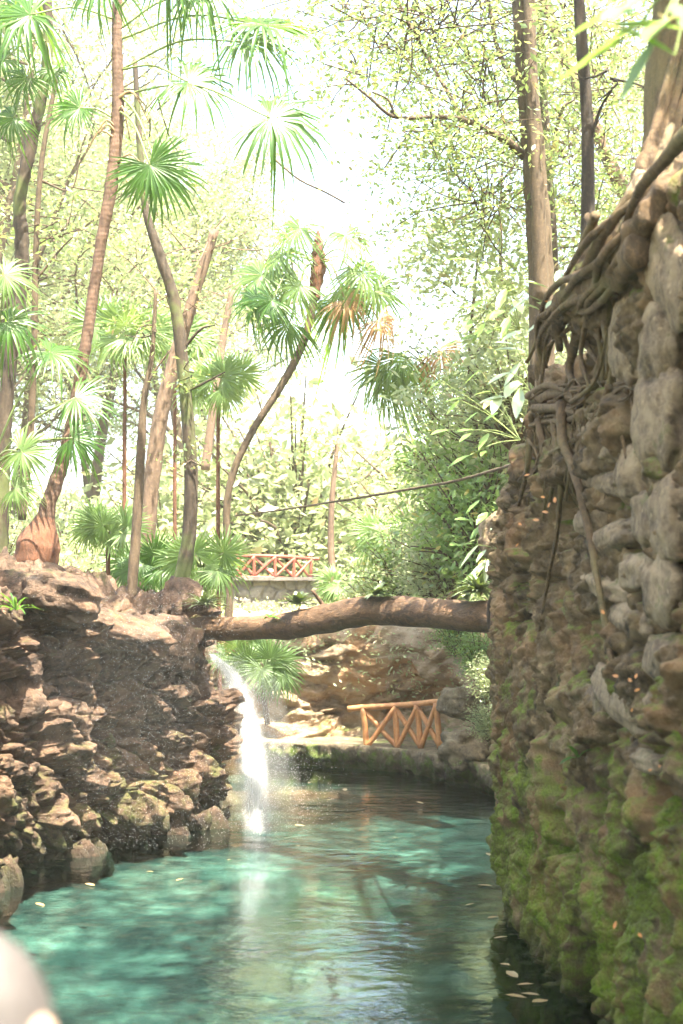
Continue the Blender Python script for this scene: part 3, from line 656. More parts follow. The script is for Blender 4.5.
roots_px = [
 ([(588, 215), (600, 240), (606, 275), (612, 310), (600, 350), (590, 400)], .028, 0), ([(580, 262), (575, 300), (590, 330), (604, 350), (604, 400)], .03, 0),
 ([(583, 300), (573, 335), (568, 370), (575, 385), (573, 410)], .04, 0), ([(600, 300), (612, 350), (607, 380), (590, 395), (560, 402), (540, 412)], .028, 0),
 ([(620, 340), (610, 375), (598, 405), (570, 420), (545, 420), (530, 425)], .035, .04), ([(612, 385), (600, 420), (575, 440), (550, 455), (535, 470)], .025, .06),
 ([(540, 400), (560, 395), (585, 400), (610, 398), (625, 402)], .04, .02), ([(536, 410), (560, 408), (590, 415), (615, 412)], .035, .05),
 ([(560, 402), (566, 440), (578, 480), (590, 540), (602, 600), (613, 655), (617, 672)], .036, .1), ([(556, 440), (560, 480), (556, 530), (545, 590), (538, 640)], .022, .06),
 ([(540, 420), (545, 450), (540, 500), (532, 515)], .03, .04), ([(552, 425), (556, 460), (550, 500)], .03, .05), ([(530, 430), (528, 470), (520, 510)], .03, .03),
 ([(565, 420), (572, 450), (566, 500)], .022, .06), ([(575, 310), (585, 340), (596, 365), (606, 372)], .025, 0), ([(598, 330), (600, 370), (592, 400)], .02, .02), ([(560, 320), (568, 360), (562, 400)], .022, 0),
 ([(600, 405), (620, 430), (628, 470)], .018, .05), ([(590, 300), (580, 350), (588, 392), (565, 415)], .02, .06), ([(545, 440), (534, 470), (527, 505)], .018, .06), ([(615, 300), (620, 330), (612, 372)], .02, .04),
 ([(570, 402), (590, 385), (600, 360), (606, 330)], .018, .1), ([(530, 395), (545, 385), (560, 388), (580, 398)], .03, .03), ([(575, 405), (580, 450), (590, 480)], .015, .06), ([(526, 440), (535, 455), (545, 500), (541, 520)], .014, .05)]
rgn = np.random.RandomState(4)
for pts, r, off in roots_px:
    q = []
    for i, (x, y) in enumerate(pts):
        p = wall_at(max(x, 530 if y < 480 else 512), y, .12+off); p = P(x, y, min(p.y, 13.6)-.1); q.append(p+Vector(rgn.normal(size=3)*.012))
    root_tube('root', q, [r*1.15, r, r*.7, r*.5], sides=8)
mb = MB()
for k in range(46):
    x = rgn.uniform(522, 606); y = rgn.uniform(385, 450); L = rgn.uniform(25, 85); pts = []
    for j in range(4): pts.append(P(x+rgn.normal()*4+j*rgn.uniform(-2, 2), y+L*j/3, wall_at(max(x, 530), y, .16).y-.1+rgn.normal()*.03))
    tube(mb, pts, [.008, .003], 10, 4, 0, cap=False)
for k in range(30):
    x = rgn.uniform(530, 615); y = rgn.uniform(380, 425); w = rgn.uniform(15, 40); d0 = wall_at(max(x, 534), y, .2).y
    tube(mb, [P(x, y, d0), P(x+w*.5, y+rgn.normal()*8, d0-.25), P(min(x+w, 632), y+rgn.normal()*9, d0-.5)], [.014, .006], 10, 5, .1, cap=False)
child('root_hairs', mb.mesh('root_hairs'), M['bark_root'], rt_)

# hanging vines
def vine(label, pts, r, mat='bark_brown', name='vine'):
    mb = MB(); c, _ = tube(mb, [P(*p) for p in pts], r, len(pts)*10, 7, .12); o = link(name, mb.mesh(name), M[mat], None, label=label, category='vine'); return o
vine('thin brown vine strung over the water from the wall roots to the left trees', [(560, 452, 12.5), (528, 460, 13.5), (495, 470, 15), (455, 481, 17), (410, 489, 19), (370, 496, 21), (320, 504, 23), (280, 510, 26), (235, 516, 29)], [.016, .017, .018, .018, .018])
vine('short dark vine hanging down the left edge of the mossy wall over the log end', [(496, 585, 15.2), (489, 605, 15.2), (490, 630, 15.1), (500, 648, 15), (503, 680, 15)], .02, 'bark_dark')
vine('thin twig arching from the left palms above the central palm', [(275, 160, 24), (300, 180, 24), (325, 192, 24), (345, 203, 24)], .018, 'bark_brown', 'vine')

# ------------------------------------------------------------------ fan palms
def fan_V(hub, axis, normal, Rr, rng, nseg=30, spread=300, droop=.25, cup=.12, mb=None, mi=0):
    spread *= rng.uniform(.72, 1.05); cup *= rng.uniform(.3, 2.2); droop *= rng.uniform(.7, 1.7)
    x = np.array(axis, float); x /= np.linalg.norm(x); n = np.array(normal, float); n -= x*n.dot(x); n /= np.linalg.norm(n)+1e-9; y = np.cross(n, x)
    mb = mb or MB(); hub = np.array(hub, float); dth = R(spread)/nseg
    for k in range(nseg):
        th = -R(spread)/2+dth*(k+.5)+rng.normal()*.03
        L = Rr*(.72+.28*math.cos(th*.5))*rng.uniform(.9, 1.08)
        e = x*math.cos(th)+y*math.sin(th); s = -x*math.sin(th)+y*math.cos(th); dr = droop*rng.uniform(.4, 1.6)*(2.5 if rng.uniform() < .12 else 1); V = []
        hw0 = math.tan(dth/2)*.42*L*1.05
        for r, wf in ((.02, .05), (.42, 1), (.72, .62), (.9, .28), (1., .02)):
            z = cup*r*L-dr*L*max(0, r-.3)**2*2.1
            c = hub+e*(r*L*(1-.12*dr*r))+n*z-np.array([0, 0, 1])*dr*L*.55*max(0, r-.45)**1.6
            w = hw0*wf; V += [c-s*w+n*w*.0, c-n*w*.55, c+s*w]
        F = []
        for j in range(4):
            a = j*3; F += [(a, a+1, a+4, a+3), (a+1, a+2, a+5, a+4)]
        mb.add(V, F, mi)
    return mb
def frond(root, crown, hub, normal, Rr, rng, mat='fan', pmat='petiole', pr=.012, nseg=30, droop=.25, spread=300, arch=.15, axis=None):
    crown = Vector(crown); hub = Vector(hub); L = (hub-crown).length
    mid = crown.lerp(hub, .5)+Vector((0, 0, arch*L)); mb = MB()
    c, _ = tube(mb, [crown, mid, hub], [pr*1.4, pr], 12, 6, .03, mi=1)
    ax = axis if axis is not None else (c[-1]-c[-3])
    fan_V(hub, ax, normal, Rr, rng, nseg, spread, droop, mb=mb)
    me = mb.mesh('frond'); return child('frond', me, [M[mat], M[pmat]], root)
def auto_palm(name, label, stem, rad, mat, n, L, Rr, seed, fmat='fan', nseg=26, elev=(-.5, 1.2), group=None, droop=.35, dead=0, extra=None):
    rng = np.random.RandomState(seed); root = thing(name, label, 'palm', stem[0], group)
    if len(stem) > 1:
        mb = MB(); tube(mb, stem, rad, len(stem)*14, 14, .06, fine=9); child('trunk', mb.mesh('trunk'), M[mat], root)
    c = Vector(stem[-1])
    for k in range(n):
        a = 2.4*k+rng.normal()*.2; e = elev[0]+(elev[1]-elev[0])*(k+.5)/n
        d = Vector((math.cos(a)*math.cos(e), math.sin(a)*math.cos(e), math.sin(e))); l = L*rng.uniform(.8, 1.15)
        h = c+d*l-Vector((0, 0, .12*l)); nn = Vector((-math.cos(a)*math.sin(e), -math.sin(a)*math.sin(e), math.cos(e)))+Vector(rng.normal(size=3)*.3)
        dd = k < dead
        frond(root, c, h, nn, Rr*rng.uniform(.85, 1.1), rng, 'fan_dead' if dd else fmat, 'petiole_brown' if dd else 'petiole', droop=droop+(.5 if dd else 0), nseg=nseg, pr=.01)
    return root
rf = np.random.RandomState(21)
# A: the tall palm with the swollen foot
dA = 18.5
A_ = thing('tall_fan_palm', 'tall slender reddish palm with a swollen brown foot, curving up on the left bank', 'palm', P(36, 565, dA))
mb = MB(); tube(mb, [P(40, 540, dA), P(50, 500, dA), P(66, 450, dA), P(78, 390, dA), P(88, 330, dA), P(100, 250, dA), P(112, 180, dA), P(118, 110, dA), P(117, 40, dA), P(118, -60, dA)], [.14, .1, .085, .08, .075, .075, .085, .085, .07, .06], 150, 18, .07, fine=8); child('trunk', mb.mesh('trunk'), M['bark_palm'], A_)
mb = MB(); tube(mb, [P(36, 580, dA), P(36, 560, dA), P(38, 545, dA), P(42, 530, dA), P(46, 514, dA)], [.24, .3, .29, .21, .11], 34, 26, .07, fine=6); child('swollen_foot', mb.mesh('swollen_foot'), M['fibre'], A_)
fA = [((80, 108), 31, (-.3, -1, .6), (116, 120)), ((157, 168), 40, (.2, -1, .25), (120, 95)), ((188, 82), 40, (.1, -.9, .7), (119, 70)), ((270, 118), 48, (.3, -1, .5), (120, 95)), ((243, 42), 46, (.1, -.7, .8), (120, 70)),
      ((262, 25), 52, (.3, -.6, .9), (119, 40)), ((200, -5), 44, (.1, -.8, .7), (119, 30)), ((150, 165), 34, (-.2, -1, .3), (118, 110)), ((30, 15), 50, (-.3, -.8, .6), (117, 20)), ((105, -20), 40, (0, -.8, .6), (117, 10)), ((170, -25), 40, (0, -.8, .6), (117, 10))]
for (hx, hy), rpx, nn, (cx, cy) in fA:
    d2 = dA-rf.uniform(0, 1.2); frond(A_, P(cx, cy, dA), P(hx, hy, d2), nn, rpx*1.55/FPX*d2, rf, 'fan', 'petiole', droop=.32, nseg=34, spread=310, arch=.12, axis=Vector((hx-cx, 0, (cy-hy)*.6-25)))
for k in range(9):
    y = 130+rf.uniform(-40, 60); s = rf.choice([-1, 1]); mb = MB(); L = rf.uniform(12, 34)
    tube(mb, [P(116, y, dA-.05), P(116+s*L*.5, y-8, dA-.1), P(116+s*L, y+rf.uniform(0, 34), dA-.1)], [.018, .008], 8, 5, .1); child('dead_petiole', mb.mesh('dead_petiole'), M['petiole_brown'], A_)
# B: left edge palm
dB = 19.5
B_ = thing('leaning_palm', 'dark trunk at the far left edge bending between fan leaves', 'palm', P(2, 560, dB))
mb = MB(); tube(mb, [P(-2, 570, dB), P(2, 470, dB), P(8, 380, dB), P(20, 290, dB), P(22, 240, dB), (P(20, 200, dB)), P(32, 140, dB), P(45, 80, dB), P(48, 20, dB), P(42, -50, dB)], [.13, .11, .1, .1, .1, .09, .085, .075, .07, .06], 120, 14, .08, fine=7); child('trunk', mb.mesh('trunk'), M['bark_dark'], B_)
for (hx, hy), rpx, nn in [((28, 78), 34, (0, -1, .5)), ((14, 118), 32, (-.2, -1, .2)), ((20, 8), 46, (.2, -.7, .8)), ((52, 70), 24, (.3, -1, .3)), ((4, 60), 30, (0, -1, .6))]:
    d2 = dB-rf.uniform(.2, .9); frond(B_, P(46, 40, dB), P(hx, hy, d2), nn, rpx*1.15/FPX*d2, rf, 'fan', droop=.4, nseg=30, axis=Vector((hx-44, 0, -20)))
# young palms low on the left
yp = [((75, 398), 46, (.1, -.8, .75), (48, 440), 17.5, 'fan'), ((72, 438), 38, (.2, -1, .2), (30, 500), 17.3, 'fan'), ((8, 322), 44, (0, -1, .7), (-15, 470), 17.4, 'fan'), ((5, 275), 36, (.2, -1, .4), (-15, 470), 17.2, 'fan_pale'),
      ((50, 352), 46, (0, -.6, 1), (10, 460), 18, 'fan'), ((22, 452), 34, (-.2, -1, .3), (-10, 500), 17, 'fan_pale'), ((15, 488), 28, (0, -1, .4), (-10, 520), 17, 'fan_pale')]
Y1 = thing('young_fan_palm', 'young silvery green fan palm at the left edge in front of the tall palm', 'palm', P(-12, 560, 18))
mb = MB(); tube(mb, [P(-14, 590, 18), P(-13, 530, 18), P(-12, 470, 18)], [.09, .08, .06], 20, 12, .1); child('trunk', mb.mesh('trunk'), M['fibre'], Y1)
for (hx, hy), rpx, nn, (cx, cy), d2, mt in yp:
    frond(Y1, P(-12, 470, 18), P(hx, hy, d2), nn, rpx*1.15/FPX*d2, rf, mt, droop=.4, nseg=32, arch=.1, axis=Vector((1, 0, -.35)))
# D: curved dark trunk, E: two pinkish trunks, C: thin trunk
D_ = trunk_tree('curved_tree', 'dark slim trunk bending in a bow beside the left end of the log', [[(170, 612, 21.6, .17), (178, 590, 21.6, .125), (188, 545, 21.6, .11), (191, 480, 21.6, .105), (187, 410, 21.6, .1), (181, 350, 21.6, .095), (174, 300, 21.6, .09), (158, 250, 21.6, .08), (146, 210, 21.6, .06), (140, 150, 21.6, .05), (135, 60, 21.6, .04)]], 'bark_dark',
    [[(181, 352, 21.6, .03), (200, 330, 21.5, .02), (215, 325, 21.4, .01)], [(186, 392, 21.6, .025), (210, 380, 21.4, .018), (225, 372, 21.3, .01)]], [(150, 110, 22, .5, 6), (192, 375, 21.4, .18, 4), (190, 460, 21.4, .15, 3)], leaf=.1, nleaf=26, clump=.22, seed=31)
trunk_tree('slender_pole_tree', 'thin straight trunk between the tall palm and the bowed trunk', [[(131, 600, 22.6, .085), (137, 520, 22.6, .08), (141, 450, 22.6, .075), (144, 400, 22.6, .055), (152, 355, 22.6, .04), (156, 290, 22.6, .03)]], 'bark_brown', [[(144, 410, 22.6, .025), (150, 380, 22.5, .02), (170, 350, 22.5, .012)]], [(150, 330, 22.6, .3, 6)], leaf=.09, nleaf=24, clump=.2, seed=32)
trunk_tree('pink_bark_tree', 'pinkish brown trunk leaning right behind the thin straight trunk', [[(136, 590, 25, .15), (146, 540, 25, .15), (152, 480, 25, .145), (160, 420, 25, .14), (172, 370, 25, .13), (190, 310, 25, .11), (215, 230, 25, .08)]], 'bark_pale', crown=[(200, 250, 25, .8, 10), (170, 300, 25, .6, 7)], nleaf=40, seed=33)
trunk_tree('thin_left_tree', 'thin pale trunk close to the left edge behind the dark bent palm', [[(22, 520, 21, .06), (30, 440, 21, .055), (34, 350, 21, .05), (36, 250, 21, .045), (42, 160, 21, .04), (60, 60, 21, .03)]], 'bark_brown', [[(36, 280, 21, .02), (60, 250, 21, .014), (75, 235, 21, .01)], [(40, 180, 21, .02), (70, 190, 21, .014), (80, 160, 21, .01)]], [(60, 230, 21, .5, 9), (30, 200, 22, .7, 10)], nleaf=40, seed=34)
trunk_tree('pale_far_tree', 'faint pinkish trunk in the haze left of the central palm', [[(205, 470, 36, .12), (213, 410, 36, .11), (222, 345, 36, .1), (232, 290, 36, .08)]], 'bark_pale', crown=[(235, 290, 36, 1., 8)], nleaf=40, seed=35, leaf=.15)
trunk_tree('far_thin_tree', 'slim pinkish trunk right of the red railing behind the log', [[(337, 608, 34, .1), (334, 580, 34, .09), (331, 550, 34, .08), (332, 500, 34, .07), (338, 440, 34, .05)]], 'bark_pale', crown=[(336, 450, 34, .8, 10)], nleaf=36, seed=36, leaf=.13)
# F: central palm
dF = 27.
F_ = thing('central_fan_palm', 'slim palm curving over the pool in the centre with a ragged crown of fan leaves', 'palm', P(228, 600, dF))
mb = MB(); tube(mb, [P(229, 625, dF), P(228, 560, dF), P(227, 505, dF), (P(236, 465, dF)), P(256, 425, dF), P(280, 388, dF), P(300, 350, dF), P(311, 315, dF), P(318, 265, dF)], [.08, .075, .07, .07, .07, .075, .08, .075, .07], 120, 12, .07); child('trunk', mb.mesh('trunk'), M['bark_brown'], F_)
mb = MB(); tube(mb, [P(314, 300, dF), P(318, 270, dF), P(318, 245, dF), P(318, 230, dF)], [.09, .14, .1, .02], 30, 14, .2); child('fibre_sheath', mb.mesh('fibre_sheath'), M['fibre'], F_)
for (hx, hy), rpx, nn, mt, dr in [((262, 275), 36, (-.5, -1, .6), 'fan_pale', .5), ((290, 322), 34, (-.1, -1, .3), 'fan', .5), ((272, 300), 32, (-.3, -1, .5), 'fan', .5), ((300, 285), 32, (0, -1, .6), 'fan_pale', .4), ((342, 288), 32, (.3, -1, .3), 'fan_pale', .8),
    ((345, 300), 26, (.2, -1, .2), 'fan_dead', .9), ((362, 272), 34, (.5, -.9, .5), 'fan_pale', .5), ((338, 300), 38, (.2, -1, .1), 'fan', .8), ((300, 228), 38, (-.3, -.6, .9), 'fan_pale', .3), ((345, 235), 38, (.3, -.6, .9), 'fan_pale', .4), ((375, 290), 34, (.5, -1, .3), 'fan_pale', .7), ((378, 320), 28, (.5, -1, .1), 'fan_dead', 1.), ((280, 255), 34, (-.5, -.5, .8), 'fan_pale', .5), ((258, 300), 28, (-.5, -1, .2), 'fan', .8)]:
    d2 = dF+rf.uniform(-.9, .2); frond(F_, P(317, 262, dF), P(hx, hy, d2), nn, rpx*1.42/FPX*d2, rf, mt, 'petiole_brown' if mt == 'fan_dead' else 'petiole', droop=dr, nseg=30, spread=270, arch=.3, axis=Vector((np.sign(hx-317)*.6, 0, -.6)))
# G: hanging fronds
G_ = thing('drooping_palm', 'palm with long drooping grey green leaves hanging over the water right of the centre', 'palm', P(440, 590, 29))
mb = MB(); tube(mb, [P(440, 600, 29), P(436, 500, 29), P(432, 420, 28.5), P(425, 365, 28)], [.09, .08, .07, .06], 40, 10, .08); child('trunk', mb.mesh('trunk'), M['bark_brown'], G_)
for (hx, hy), rpx, mt in [((402, 356), 52, 'fan_pale'), ((385, 366), 46, 'fan_pale'), ((415, 362), 46, 'fan_pale'), ((455, 370), 40, 'fan_pale'), ((440, 350), 40, 'fan_dead'), ((395, 372), 50, 'fan_pale')]:
    d2 = 27.5+rf.uniform(-.5, .3); frond(G_, P(425, 365, 28), P(hx, hy, d2), (-.2+rf.normal()*.2, -1, .2), rpx*1.2/FPX*d2, rf, mt, droop=1.1, nseg=34, spread=200, arch=.3, axis=Vector((-.5 if hx < 425 else .5, 0, -.8)))
# low fan palms
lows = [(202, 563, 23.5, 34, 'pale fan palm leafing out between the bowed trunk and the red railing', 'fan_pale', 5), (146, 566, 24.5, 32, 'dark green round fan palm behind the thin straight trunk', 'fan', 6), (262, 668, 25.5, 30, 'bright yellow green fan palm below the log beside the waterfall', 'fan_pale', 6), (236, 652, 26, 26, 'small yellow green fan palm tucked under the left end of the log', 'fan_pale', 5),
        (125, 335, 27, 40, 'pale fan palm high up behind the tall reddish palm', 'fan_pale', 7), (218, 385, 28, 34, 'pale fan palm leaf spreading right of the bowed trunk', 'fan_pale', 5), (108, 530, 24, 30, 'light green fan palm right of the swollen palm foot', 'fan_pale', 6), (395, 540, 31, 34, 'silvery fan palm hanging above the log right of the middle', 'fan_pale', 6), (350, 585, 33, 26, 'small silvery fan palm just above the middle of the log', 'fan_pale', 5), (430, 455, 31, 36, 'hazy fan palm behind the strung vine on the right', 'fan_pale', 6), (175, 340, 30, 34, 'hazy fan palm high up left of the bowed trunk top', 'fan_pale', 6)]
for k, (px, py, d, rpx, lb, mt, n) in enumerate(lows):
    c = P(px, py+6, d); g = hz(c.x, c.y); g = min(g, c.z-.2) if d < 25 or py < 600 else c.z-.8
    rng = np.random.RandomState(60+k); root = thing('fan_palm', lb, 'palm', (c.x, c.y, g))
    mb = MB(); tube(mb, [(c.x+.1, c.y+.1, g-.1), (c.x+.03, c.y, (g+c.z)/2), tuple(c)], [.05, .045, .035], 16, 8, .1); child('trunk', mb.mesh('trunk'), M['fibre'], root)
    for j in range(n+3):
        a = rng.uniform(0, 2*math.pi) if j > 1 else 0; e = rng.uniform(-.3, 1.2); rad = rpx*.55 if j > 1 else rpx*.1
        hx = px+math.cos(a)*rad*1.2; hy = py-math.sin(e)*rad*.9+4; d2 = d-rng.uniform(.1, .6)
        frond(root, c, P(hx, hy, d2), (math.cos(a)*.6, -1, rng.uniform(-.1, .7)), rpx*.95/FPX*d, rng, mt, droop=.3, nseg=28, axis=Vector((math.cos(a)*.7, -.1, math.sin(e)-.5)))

# ------------------------------------------------------------------ small plants
def tuft(name, label, p, n, L, W, mat, rng, cat='plant', spread=1.2, group=None):
    mb = MB()
    for k in range(n):
        a = rng.uniform(0, 6.28); e = rng.uniform(.2, spread); l = L*rng.uniform(.6, 1.2); d = np.array([math.cos(a)*math.cos(e), math.sin(a)*math.cos(e), math.sin(e)]); s = np.array([-math.sin(a), math.cos(a), 0]); V = []
        for t, w in ((0, .5), (.35, 1), (.7, .7), (1, .03)):
            c = d*l*t-np.array([0, 0, 1])*l*.45*t*t; V += [c-s*W*w, c-np.array([0, 0, W*.3*w]), c+s*W*w]
        F = []
        for j in range(3): a0 = j*3; F += [(a0, a0+1, a0+4, a0+3), (a0+1, a0+2, a0+5, a0+4)]
        mb.add(V, F)
    o = link(name, mb.mesh(name), mat, None, label=label, category=cat); o.location = p
    if group: o['group'] = group
    return o
rq = np.random.RandomState(77)
M['air'] = leaf_mat('air plant leaf', (.035, .05, .02), (.1, .14, .05), tf=.2, gloss=.2)
tuft('air_plant', 'dark spiky air plant on the left end of the log', P(204, 605, 20.3), 70, .42, .026, M['air'], rq)
tuft('air_plant', 'dark green spiky air plant on the log right of the red railing', P(376, 595, 18.2), 60, .34, .03, M['air'], rq)
tuft('air_plant', 'leafy air plant on the log below the red railing', P(297, 604, 19.2), 46, .36, .036, M['air'], rq)
tuft('air_plant', 'tangled dark plant at the right end of the log', P(478, 592, 16.9), 80, .46, .026, M['air'], rq)
tuft('fern', 'small bright green leaves hanging in front of the log left of the middle', P(270, 617, 19.4), 9, .16, .035, M['fan'], rq, 'fern')
tuft('orchid', 'small yellow flower cluster on the left end of the log', P(195, 618, 20.1), 14, .12, .025, M['leaf_yellow'], rq, 'flower')
tuft('orchid', 'small white blossom on the log right of the middle', P(466, 599, 17.), 12, .14, .03, M['leaf_white'], rq, 'flower')
tuft('grass_tuft', 'tuft of long green grass on the rock under the swollen palm foot', P(16, 610, 16.6), 22, .5, .016, M['fan'], rq, 'grass')
tuft('fern', 'dark green broad fern leaf growing on the lower part of the mossy wall', wall_at(578, 757, .25), 6, .22, .03, M['fan'], rq, 'fern')
def stem_plant(label, base, tips, leaf, asp, mat, name='leafy_plant', group=None):
    root = thing(name, label, 'plant', base, group); rng = np.random.RandomState(int(base.x*100) % 999)
    mb = MB(); lm = MB()
    for tp in tips:
        m = base.lerp(tp, .5)+Vector((0, 0, .05)); tube(mb, [base, m, tp], [.008, .004], 8, 5, 0, cap=False)
        for q, t in ((tp, 1), (base.lerp(tp, .7), .7)):
            a = rng.uniform(0, 6.28); d = Vector((tp.x-base.x, tp.y-base.y, 0)).normalized()*.8+Vector((math.cos(a)*.5, math.sin(a)*.4, rng.uniform(-.5, .3))); d.normalize()
            s = d.cross(Vector((rng.normal()*.3, -.35, 1))).normalized(); n = s.cross(d); L = leaf*rng.uniform(.7, 1.15); V = []
            for tt, w in ((0, .05), (.2, .7), (.5, 1), (.8, .6), (1, .03)):
                c = q+d*L*tt-Vector((0, 0, .3*L*tt*tt)); V += [c-s*L*asp*.5*w, c-n*L*.05*w, c+s*L*asp*.5*w]
            F = []
            for j in range(4): a0 = j*3; F += [(a0, a0+1, a0+4, a0+3), (a0+1, a0+2, a0+5, a0+4)]
            lm.add([list(v) for v in V], F)
    child('stems', mb.mesh('stems'), M['petiole'], root); child('leaves', lm.mesh('leaves'), M[mat], root)
stem_plant('plant with large shiny whitish leaves on the wall top left of the dark trunk', P(575, 330, 12.9), [P(548, 288, 12.6), P(530, 296, 12.6), P(556, 300, 12.4), P(560, 270, 12.8), P(540, 310, 12.7), P(566, 290, 12.5)], .3, .3, 'leaf_white')
stem_plant('plant with pale sunlit leaves leaning out left of the root bowl', P(535, 400, 14), [P(510, 372, 13.8), P(500, 395, 13.8), P(515, 345, 13.9), P(522, 330, 13.9), P(520, 388, 13.7)], .32, .4, 'leaf_white')
stem_plant('sprig of long bright leaves on the stone at the left edge of the wall', P(505, 560, 15), [P(478, 545, 14.9), P(500, 520, 14.8), P(488, 560, 14.8), P(512, 500, 14.9), P(505, 545, 14.7)], .26, .28, 'leaf_white')
stem_plant('plant with big fresh green leaves in front of the forked trunk', P(520, 330, 17.5), [P(470, 260, 17.2), P(485, 300, 17), P(500, 270, 17.2), P(455, 300, 17), P(470, 320, 17), P(505, 310, 17), P(490, 330, 17), P(460, 340, 17), P(512, 290, 16.8)], .3, .42, 'leaf_broad')
stem_plant('plant with drooping green leaves left of the wall above the vine', P(520, 440, 17), [P(460, 400, 16.8), P(475, 430, 16.7), P(450, 430, 16.8), P(490, 400, 16.6), P(470, 455, 16.6), P(440, 380, 16.8), P(480, 370, 16.9)], .26, .42, 'leaf_broad')
stem_plant('plant with drooping green leaves left of the wall below the vine', P(505, 540, 17.5), [P(470, 520, 17.2), P(480, 500, 17.2), P(460, 545, 17.3), P(485, 560, 17.1), P(475, 580, 17.2)], .24, .42, 'leaf_broad')
stem_plant('large bright green blurred leaves hanging in at the top right corner', P(700, -30, 5.2), [P(640, 10, 5.1), P(655, 40, 5.1), P(632, 35, 5.2), P(670, 20, 5.0), P(650, -5, 5.2), P(675, 55, 5.1)], .3, .34, 'leaf_broad')
# cliff top greenery as one mass
C = []
for k in range(150):
    x = rq.uniform(-2.8, 3.2); y = 28.9-.35*max(0, x)-(.9*max(0, x-1.6))+rq.uniform(-.3, 1.8); z = 2.4+rq.uniform(-.5, .35)-(.9*rq.uniform(0, 1) if rq.uniform() < .35 else 0)
    C.append(np.array([x, y, z])+rq.normal(size=(34, 3))*np.array([.25, .2, .14]))
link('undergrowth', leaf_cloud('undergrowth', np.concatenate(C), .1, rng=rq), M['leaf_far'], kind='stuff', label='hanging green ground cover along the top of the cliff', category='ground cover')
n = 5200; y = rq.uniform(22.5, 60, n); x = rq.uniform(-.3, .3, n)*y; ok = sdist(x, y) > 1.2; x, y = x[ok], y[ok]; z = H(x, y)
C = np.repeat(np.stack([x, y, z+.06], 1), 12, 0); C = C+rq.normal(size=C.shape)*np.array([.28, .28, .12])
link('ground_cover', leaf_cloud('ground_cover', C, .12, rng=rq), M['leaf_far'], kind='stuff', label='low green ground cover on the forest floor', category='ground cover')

# fallen and floating leaves
def flat_leaf(p, s, mat, name, label, cat, group, normal=(0, 0, 1), a=0):
    V = [(-.5, 0, 0), (-.2, .2, .03), (.15, .22, .05), (.5, 0, .02), (.15, -.22, .05), (-.2, -.2, .03), (0, 0, -.01)]
    mb = MB(); mb.add(np.array(V)*s, [(0, 6, 1), (1, 6, 2), (2, 6, 3), (3, 6, 4), (4, 6, 5), (5, 6, 0)]); o = link(name, mb.mesh(name), mat, None, label=label, category=cat, group=group)
    o.location = p; o.rotation_euler = (Vector(normal).to_track_quat('Z', 'Y')@Matrix.Rotation(a, 3, 'Z').to_quaternion()).to_euler()
def water_pt(px, py):
    a = P(px, py, 10); k = CAMZ/(CAMZ-a.z); return Vector((a.x*k, a.y*k, .006))
for px, py in [(489, 855), (493, 918), (500, 938), (512, 975), (525, 985), (516, 997), (530, 995), (540, 1002), (505, 965), (485, 886), (300, 826), (396, 838), (150, 872), (40, 905), (90, 885), (470, 905), (330, 800), (60, 860), (310, 783), (345, 790), (420, 803), (230, 860), (180, 880)]:
    flat_leaf(water_pt(px, py), rq.uniform(.09, .2), M['leaf_yellow'], 'floating_leaf', 'small yellowish fallen leaf floating on the water', 'leaf', 'leaves floating on the water', (rq.normal()*.1, rq.normal()*.1, 1), rq.uniform(0, 6))
for px, py in [(603, 612), (630, 680), (637, 690), (543, 497), (549, 505), (536, 520), (520, 524), (517, 545), (527, 475), (623, 672), (616, 676), (632, 710), (660, 765), (650, 770), (545, 512), (555, 500), (546, 300), (640, 935), (615, 925), (636, 676)]:
    p = wall_at(max(px, 520), py, .25); p = P(px, py, min(p.y, 14.2)-.12)
    flat_leaf(p, rq.uniform(.003, .0065)*p.y, M['leaf_orange'], 'fallen_leaf', 'orange dead leaf caught on the mossy wall', 'leaf', 'dead leaves on the wall', (-.7+rq.normal()*.3, -.8, .5), rq.uniform(0, 6))

# ------------------------------------------------------------------ waterfall, spray
def fall_mat():
    t = NT('falling water'); uv = t.n('UVMap').outputs[0]
    s = t.noise(t.map(uv, (26, 1.6, 1)), 1., 7, .6, .6); f = t.noise(t.map(uv, (60, 14, 1)), 1., 4, .7)
    x = t.n('SeparateXYZ', {0: uv}).outputs
    e = t.math('MULTIPLY', t.math('MULTIPLY', x['X'], t.math('SUBTRACT', 1., x['X'])), 4.)
    a = t.math('ADD', t.math('MULTIPLY', s, .9), t.math('MULTIPLY', f, .4)); a = t.n('MapRange', {'Value': a, 'From Min': .4, 'From Max': .76}).outputs[0]
    a = t.math('MULTIPLY', a, t.math('POWER', e, 1.7)); a = t.math('MULTIPLY', a, .55)
    d = t.n('BsdfDiffuse', {'Color': (.55, .56, .58)}).outputs[0]; tl = t.n('BsdfTranslucent', {'Color': (.55, .56, .58)}).outputs[0]
    m = t.n('MixShader', {0: .5, 1: d, 2: tl}).outputs[0]; tr = t.n('BsdfTransparent').outputs[0]
    return t.done(t.n('MixShader', {0: a, 1: tr, 2: m}).outputs[0])
M['fall'] = fall_mat()
fx = [(211, 654, 22.2), (222, 664, 22.1), (236, 684, 22.), (246, 712, 21.6), (252, 750, 21.), (256, 790, 20.4), (258, 829, 20.)]
fw = [.05, .16, .22, .24, .25, .25, .26]
cc = catmull([P(*q) for q in fx], 60); cc[-1][2] = -.03; ww = np.interp(np.linspace(0, 1, 60), np.linspace(0, 1, 7), fw)
mb = MB(); uvs = []
